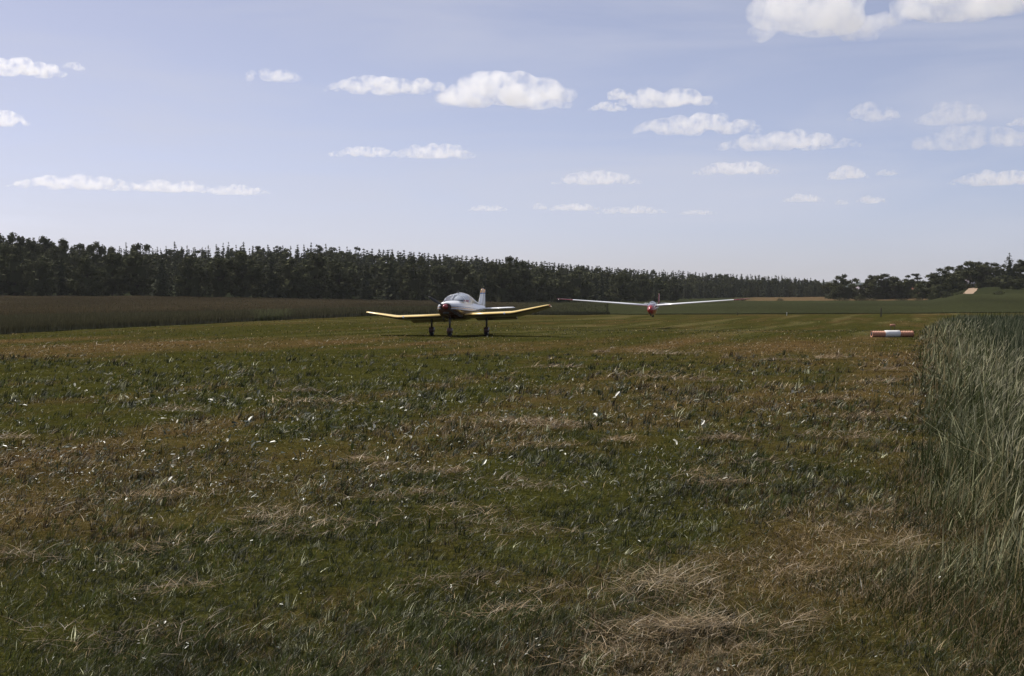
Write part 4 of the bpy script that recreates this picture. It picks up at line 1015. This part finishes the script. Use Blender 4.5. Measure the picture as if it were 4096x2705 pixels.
# ------------------------------------------------------------------ the glider on tow
def glider():
    yaw = R(11.5); d = 118.0; px = 2612
    x = (px - CX) / F * d
    root = empty('glider', (x, d, 0.22), (0, 0, -R(90) - yaw), 'white glider with red nose, red wing tips and red fin flying just above the strip', 'glider')
    M_GF = two_tone('glider_paint', 0, [(-5.6, (0.45, 0.04, 0.04)), (-4.6, WHITE), (0.25, (0.30, 0.02, 0.02)), (3, RED)])
    M_WT = two_tone('glider_wing_paint', 1, [(-8.2, (0.17, 0.012, 0.016)), (-6.65, WHITE), (6.65, (0.17, 0.012, 0.016)), (8.2, RED)])
    S = [(2.55, .03, .60, .66, 2), (2.48, .11, .50, .76, 2), (2.25, .22, .36, .90, 2.1), (1.8, .31, .24, 1.03, 2.2), (1.1, .35, .18, 1.10, 2.3), (.3, .35, .18, 1.14, 2.3), (-.5, .31, .24, 1.14, 2.2), (-1.3, .24, .38, 1.10, 2.1), (-2.5, .16, .58, 1.03, 2), (-4.0, .10, .74, .98, 2), (-5.3, .06, .82, .96, 2), (-5.5, .03, .85, .94, 2)]
    loft('fuselage', [ring(*s[:4], 24, s[4]) for s in S], M_GF, root)
    Cn = [(1.98, .16, .95, 1.02), (1.75, .26, .96, 1.13), (1.35, .31, .98, 1.25), (.8, .325, 1.0, 1.33), (.25, .32, 1.02, 1.345), (-.2, .28, 1.03, 1.28), (-.6, .20, 1.05, 1.17)]
    half = lambda x, w, b, t, n=13, off=0.0: [(x, (w + off) * math.cos(math.pi * i / (n - 1)), b + (t + off - b) * math.sin(math.pi * i / (n - 1))) for i in range(n)]
    can = loft('canopy', [half(*c) for c in Cn], M_GLASS, root, closed=False)
    for c in (Cn[2], Cn[4]): tube('canopy_frame', half(*c, 13, .006), .014, M_DARK, can, 6)
    for s in (1, -1): tube('canopy_rail', [(c[0], s * (c[1] + .006), c[2] + .01) for c in Cn], .012, M_WHITE, can, 6)
    for x in (.9, .05): loft('seat', [[(x + a, b, z) for a, b in ((-.05, -.18), (.05, -.18), (.05, .18), (-.05, .18))] for z in (.5, 1.08)], M_DARK, root)
    dih = math.tan(R(4.3))
    for s in (1, -1):
        w = loft('wing', [foil(s * y, xl, ch, .93 + y * dih, th, R(2.5), 8) for y, xl, ch, th in ((.25, .62, 1.45, .15), (2.2, .78, 1.32, .15), (4.5, .86, 1.08, .14), (6.6, .90, .80, .13), (7.75, .88, .55, .12), (7.95, .80, .38, .10))], M_WT, root)
        loft('aileron', [[(x0, s * y, z + .02), (x0 - c, s * y, z + .004), (x0 - c, s * y, z - .004), (x0, s * y, z - .02)] for x0, c, y, z in ((-.20, .14, 4.4, .93 + 4.4 * dih - .025), (.13, .10, 7.5, .93 + 7.5 * dih - .02))], M_WHITE, w, smooth=False)
        loft('stabilizer', [foil(s * y, xl, ch, 1.13, .10, 0, 7) for y, xl, ch in ((.03, -4.75, .72), (1.1, -4.85, .5), (1.3, -4.92, .36))], M_WHITE, root)
    loft('fin', [[(x0 - (x0 - x1) * t, th * math.sin(math.pi * t) ** .6 * sg, z) for sg, t in [(1, k / 8) for k in range(9)] + [(-1, 1 - k / 8) for k in range(1, 8)]]
                 for x0, x1, th, z in ((-4.6, -5.1, .06, .92), (-4.75, -5.15, .05, 1.35), (-4.95, -5.22, .04, 1.8), (-5.05, -5.24, .02, 1.97))], M_DRED, root)
    loft('rudder', [[(x0, .03, z), (x1, .004, z), (x1, -.004, z), (x0, -.03, z)] for x0, x1, z in ((-5.12, -5.62, .86), (-5.17, -5.72, 1.35), (-5.235, -5.68, 1.8), (-5.25, -5.55, 2.0))], M_DRED, root, smooth=False)
    wh = lathe_y('wheel', [(-.05, .07), (-.055, .14), (0, .17), (.055, .14), (.05, .07)], (-.05, 0, .15), M_RUB, root, 20)
    loft('skid', [[(x, -.04, z), (x, .04, z), (x, .04, z + .03), (x, -.04, z + .03)] for x, z in ((2.3, .34), (1.9, .17), (1.2, .10), (.5, .10), (.3, .14))], M_DARK, root)
    return root
glider()

# ------------------------------------------------------------------ strip markers, posts, houses
def corrugated(x0, x1, r, amp, pitch, k=24, axis_c=(0, 0, 0)):
    n = int((x1 - x0) / pitch * 6); rings = []
    for i in range(n + 1):
        x = x0 + (x1 - x0) * i / n; rr = r + amp * math.sin(2 * math.pi * (x - x0) / pitch)
        rings.append([(x, rr * math.cos(2 * math.pi * j / k), rr * math.sin(2 * math.pi * j / k) + r) for j in range(k)])
    return rings
M_ORANGE = mat('faded_red_plastic', (0.50, 0.24, 0.15), 0.55, 0.4, noise=0.25, nscale=5)
M_MWHITE = mat('white_plastic', (0.80, 0.80, 0.78), 0.45, 0.4, noise=0.06, nscale=4)
def marker():
    d = 62.2; p = at(3569, d)
    root = empty('marker_pipe', p + Vector((0, 0, 0.01)), (0, 0, R(9)), 'long corrugated strip marker pipe, red at both ends with white middle', 'marker')
    for nm, a, b in (('red_section', -.95, -.33), ('red_section', .33, .95)):
        o = loft(nm, corrugated(a, b, .13, .012, .078), M_ORANGE, root, caps=False)
    rings = [[(x, r * math.cos(2 * math.pi * j / 28), r * math.sin(2 * math.pi * j / 28) + .14) for j in range(28)] for x, r in ((-.34, .14), (-.335, .150), (-.15, .152), (.15, .152), (.335, .150), (.34, .14))]
    loft('white_section', rings, M_MWHITE, root)
    for x in (-.945, .945):
        loft('end_opening', [[(x + o, .10 * math.cos(2 * math.pi * j / 24), .10 * math.sin(2 * math.pi * j / 24) + .13) for j in range(24)] for o in (-.004, .004)], M_DARK, root)
        loft('end_rim', [[(x + o, r * math.cos(2 * math.pi * j / 24), r * math.sin(2 * math.pi * j / 24) + .13) for j in range(24)] for o, r in ((-.012, .137), (.012, .137), (.012, .098), (-.012, .098), (-.012, .137))], M_ORANGE, root, caps=False)
marker()
def small_marker():
    d = 106; p = at(3571, d)
    root = empty('marker_board', p, (0, 0, R(8)), 'small orange strip marker board on short legs behind the marker pipe', 'marker')
    loft('board', [[(x, -.05, .30), (x, .05, .31), (x, .05, .45), (x, -.05, .44)] for x in (-.19, .19)], M_ORANGE, root, smooth=False)
    for s in (-.14, .14): tube('leg', [(s, 0, -.05), (s, 0, .31)], .02, M_DARK, root, 8)
small_marker()
M_WOOD = mat('weathered_wood', (0.06, 0.05, 0.04), 0.85, 0.2, noise=0.4, nscale=8)
def post(name, px, d, h, r, m, label):
    p = at(px, d)
    o = tube(name, [(0, 0, -.15), (0, 0, h * .5), (0.01, 0, h - .03), (0.01, 0, h)], [r, r, r * .95, r * .6], m, None, 8)
    o.location = p
    return tag(o, label, 'post')
post('fence_post', 3524, 178, 1.15, .075, M_WOOD, 'dark wooden post at the far end of the strip')
post('marker_peg', 3147, 188, .42, .035, M_MWHITE, 'short white peg on the dark field edge at the strip end')
post('field_stake', 2950, 190, .5, .04, M_WOOD, 'thin low stake on the field edge near the glider wing tip')

M_WALL = mat('house_wall', (0.10, 0.035, 0.025), 0.9, 0.2, noise=0.15, nscale=1)
M_ROOF = mat('house_roof', (0.16, 0.07, 0.05), 0.85, 0.2, noise=0.2, nscale=2)
M_PROOF = mat('pale_roof', (0.34, 0.30, 0.32), 0.6, 0.3, noise=0.15, nscale=2)
def house(px, d, w, dep, hw, hr, rot, mw, mr, label, z=0.0):
    p = at(px, d, z)
    root = empty('farmhouse', p, (0, 0, rot), label, 'house')
    loft('wall', [[(x, -dep / 2, 0), (x, dep / 2, 0), (x, dep / 2, hw), (x, 0, hw + hr - .08), (x, -dep / 2, hw)] for x in (-w / 2, w / 2)], mw, root, smooth=False)
    rf = loft('roof', [[(x, -dep / 2 - .4, hw - .25), (x, 0, hw + hr), (x, dep / 2 + .4, hw - .25), (x, dep / 2 + .4, hw - .1), (x, 0, hw + hr + .16), (x, -dep / 2 - .4, hw - .1)] for x in (-w / 2 - .35, w / 2 + .35)], mr, root, smooth=False)
    loft('chimney', [[(w * .2 + a, b, hh) for a, b in ((-.3, -.3), (.3, -.3), (.3, .3), (-.3, .3))] for hh in (hw + hr * .5, hw + hr + .8)], mw, rf, smooth=False)
    for k in range(3):
        x = -w / 2 + w * (k + .5) / 3
        wd = loft('window', [[(x - .5, y, 1.0), (x + .5, y, 1.0), (x + .5, y, 2.1), (x - .5, y, 2.1)] for y in (-dep / 2 - .03, -dep / 2 + .02)], M_MWHITE, root, smooth=False)
        loft('pane', [[(x - .4, y, 1.1), (x + .4, y, 1.1), (x + .4, y, 2.0), (x - .4, y, 2.0)] for y in (-dep / 2 - .045, -dep / 2 - .032)], M_DARK, wd, smooth=False)
house(3862, 446, 4.2, 4.0, 1.9, 1.0, R(4), M_WALL, M_PROOF, 'small dark house with pale roof at the edge of the right-hand wood')
house(3640, 478, 9, 6, 2.4, 2.2, R(-6), M_WALL, M_ROOF, 'low farmhouse with reddish roof half hidden in the tree clump', -1.0)
house(3430, 505, 6, 5, 2.4, 1.9, R(10), mat('grey_blue_wall', (0.12, 0.13, 0.18), 0.8), M_PROOF, 'greyish house between the lone round tree and the tree clump')

# ------------------------------------------------------------------ far ridge
def far_ridge():
    px = np.linspace(1500, 5200, 240); d = 2600.0
    x = (px - CX) / F * d
    top = EYE + (HZ - 1126 + 6 * np.sin(px / 310) + 5 * (fbm(px * .03, px * 0, 33) - .5) * 2 + 3 * (vnoise(px * .25, px * 0, 35) - .5)) / F * d
    rows = [(0, -30, None), (0, None, .0), (500, None, -4), (1500, -30, None)]
    V = []
    for dy, z, off in ((-900, -25, None), (-350, None, -.45), (0, None, 0), (500, None, 5), (1500, -25, None)):
        zz = np.full_like(x, z) if z is not None else (top * (1 + off) if -1 < off < 0 else top + off * 0 - abs(off))
        V.append(np.stack([x * (d + dy) / d, np.full_like(x, d + dy), zz], 1))
    n = len(px); V = np.concatenate(V)
    q = [[r * n + j, r * n + j + 1, (r + 1) * n + j + 1, (r + 1) * n + j] for r in range(4) for j in range(n - 1)]
    m = mat('far_forest', (0.030, 0.042, 0.026), 0.95, 0.1, noise=0.5, nscale=.05)
    me = np_mesh('hills', V, np.array(q).ravel(), np.full(len(q), 4), smooth=True)
    tag(link('hills', me, m), 'distant wooded hills closing the horizon', 'hills', kind='structure')
far_ridge()

# ------------------------------------------------------------------ clouds: real bodies of white vapour high above the country
CLOUD_BASE = 1150.0
def cloud_mat(name, dens, size):
    m = bpy.data.materials.new(name); m.use_nodes = True; nt = m.node_tree; nt.nodes.clear()
    out = nt.nodes.new('ShaderNodeOutputMaterial'); pv = nt.nodes.new('ShaderNodeVolumePrincipled')
    pv.inputs['Color'].default_value = (1, 1, 1, 1); pv.inputs['Anisotropy'].default_value = 0.6
    tc = nt.nodes.new('ShaderNodeTexCoord'); n = nt.nodes.new('ShaderNodeTexNoise'); n.inputs['Scale'].default_value = 2.6 / size; n.inputs['Detail'].default_value = 7; n.inputs['Roughness'].default_value = .68
    nt.links.new(tc.outputs['Object'], n.inputs['Vector'])
    mr = nt.nodes.new('ShaderNodeMapRange'); mr.inputs['From Min'].default_value = .43; mr.inputs['From Max'].default_value = .70; mr.inputs['To Min'].default_value = 0; mr.inputs['To Max'].default_value = 0.75 * dens / size
    nt.links.new(n.outputs['Fac'], mr.inputs['Value']); nt.links.new(mr.outputs[0], pv.inputs['Density']); nt.links.new(pv.outputs[0], out.inputs['Volume'])
    return m

def cloud(x0, x1, yt, yb, label, dens=5.0, lump=1.0, prof=None, below=False):
    k = 1.7253; g = (x1 - x0) * 0.04; x0, x1, yt, yb = (x0 - g) * k, (x1 + g) * k, (yt - (yb - yt) * .06) * k, yb * k
    d = CLOUD_BASE * F / (HZ - yb)
    s = d / F; W, T = (x1 - x0) * s, (yb - yt) * s
    bm = bmesh.new(); n = max(5, int(W / T * 2.6))
    for i in range(n * 2):
        t = (i // 2 + random.random()) / n
        env = (prof(t) if prof else math.sin(math.pi * min(max(t, .04), .96)) ** .55)
        r = T * .5 * env * random.uniform(.55, 1.0) * lump
        r = max(r, T * .10)
        cz = random.uniform(0.1, max(.12, env)) * T - r * .3
        cz = min(cz, env * T - r)
        mtx = Matrix.Translation(((t - .5) * W, random.uniform(-.4, .4) * T * 1.3, max(cz, r * .35))) @ Matrix.Diagonal((1.35, 1.35, 1, 1))
        bmesh.ops.create_icosphere(bm, subdivisions=2, radius=r, matrix=mtx)
    for v in bm.verts:
        if v.co.z < 0: v.co.z *= .15
        v.co.z *= .90
    me = bpy.data.meshes.new('cloud'); bm.to_mesh(me); bm.free()
    o = link('cloud', me, cloud_mat('cloud_vapour', dens, T))
    o.location = ((x0 + x1) / 2 * s - CX * s, d, CLOUD_BASE + EYE)
    o.rotation_euler = (0, 0, -math.atan(((x0 + x1) / 2 - CX) / F))
    rm = o.modifiers.new('union', 'REMESH'); rm.mode = 'VOXEL'; rm.voxel_size = T / 9
    tag(o, label, 'cloud')
    return o

C_ = lambda *a, **k: cloud(*a, **k)
C_(1750, 2045, -66, 90, 'largest cloud, cut by the top edge of the picture', dens=6)
C_(2070, 2420, -80, 46, 'long cloud at the top edge in the deep blue corner', dens=6)
C_(765, 1040, 172, 218, 'left-hand lower half of the biggest mid-sky cloud', dens=5)
C_(1015, 1335, 163, 248, 'tall heaped half of the biggest mid-sky cloud with grey base', dens=7)
C_(1440, 1655, 197, 250, 'single plump cloud right of the biggest mid-sky cloud', dens=5)
C_(1365, 1452, 236, 260, 'small flat cloud under the side puff of the plump cloud', dens=3)
C_(1410, 1462, 203, 232, 'small puff joined to the side of the plump cloud', dens=3.2)
C_(1472, 1765, 261, 312, 'long cloud with a pointed left end below the plump cloud', dens=4.5)
C_(1668, 1980, 299, 347, 'long cloud overlapping the pointed one, drawn out to the right', dens=4)
C_(572, 700, 150, 190, 'ragged lonely wisp in the upper left sky', dens=2.5)
C_(-60, 152, 134, 178, 'bright cloud cut by the left picture edge, upper one', dens=5.5)
C_(150, 200, 145, 166, 'faint shred beside the upper cloud at the left edge', dens=1.6)
C_(-60, 66, 253, 293, 'cloud cut by the left picture edge, lower one', dens=4.5)
C_(765, 930, 338, 364, 'left half of the narrow cloud bank in the middle of the sky', dens=3.5)
C_(920, 1100, 328, 368, 'rounded right half of the narrow cloud bank in mid sky', dens=4.5)
C_(35, 330, 402, 440, 'left half of the long low cloud line over the forest', dens=4.5)
C_(310, 490, 412, 446, 'middle of the long low cloud line over the forest', dens=4.5)
C_(470, 625, 426, 452, 'thin trailing end of the long low cloud line', dens=3.2)
C_(1290, 1480, 393, 428, 'peaked cloud with a long thin tail above the glider', dens=4.2)
C_(1612, 1802, 371, 405, 'oval low cloud right of the peaked one', dens=4.2)
C_(1920, 2004, 382, 416, 'compact low cloud in the right-hand sky', dens=4)
C_(2030, 2078, 391, 408, 'tiny puff beside the compact low cloud', dens=2.4)
C_(2208, 2420, 390, 430, 'flat cloud running off the right picture edge', dens=4.6)
C_(1085, 1176, 474, 490, 'thin sliver of cloud low over the tail of the tow plane', dens=2.6)
C_(1238, 1265, 468, 486, 'tiny puff at the left end of the lowest cloud chain', dens=2.0)
C_(1275, 1390, 469, 489, 'first oval of the lowest cloud chain above the glider', dens=3.4)
C_(1385, 1540, 475, 496, 'trailing oval of the lowest cloud chain above the glider', dens=3)
C_(1575, 1660, 486, 498, 'short thin streak at the right end of the lowest chain', dens=2.6)
C_(1815, 1906, 447, 469, 'small flat cloud low on the right', dens=3.4)
C_(1935, 1966, 462, 475, 'tiny faint puff between the two small flat clouds', dens=1.8)
C_(1985, 2050, 450, 472, 'small oval cloud low on the right, the farther of the pair', dens=3.2)
C_(1962, 2075, 235, 280, 'pale ragged cloud above the open right-hand sky', dens=2.4)
C_(2120, 2280, 232, 288, 'pale slanting cloud high at the right', dens=2.2)
C_(2110, 2390, 284, 346, 'broad thin cloud bank at the right edge', dens=2.8)
C_(2330, 2410, 270, 292, 'small pale shred at the right picture edge', dens=2.2)

# ------------------------------------------------------------------ the air itself
def haze():
    x, y0, y1, z0, z1 = 10500, -9500, 10500, -40.0, 75.0
    V = [(a, b, c) for a in (-x, x) for b in (y0, y1) for c in (z0, z1)]
    Q = [(0, 1, 3, 2), (4, 6, 7, 5), (0, 4, 5, 1), (2, 3, 7, 6), (0, 2, 6, 4), (1, 5, 7, 3)]
    me = np_mesh('haze', V, np.array(Q).ravel(), np.full(6, 4))
    bm = bmesh.new(); bm.from_mesh(me); bmesh.ops.recalc_face_normals(bm, faces=bm.faces); bm.to_mesh(me); bm.free()
    m = bpy.data.materials.new('summer_haze'); m.use_nodes = True; nt = m.node_tree; nt.nodes.clear()
    out = nt.nodes.new('ShaderNodeOutputMaterial'); pv = nt.nodes.new('ShaderNodeVolumePrincipled')
    pv.inputs['Color'].default_value = (0.94, 0.97, 1.0, 1); pv.inputs['Density'].default_value = 0.00006; pv.inputs['Anisotropy'].default_value = 0.2
    nt.links.new(pv.outputs[0], out.inputs['Volume'])
    o = link('haze', me, m)
    tag(o, 'thin pale summer haze over the whole countryside', 'haze', kind='stuff')
haze()
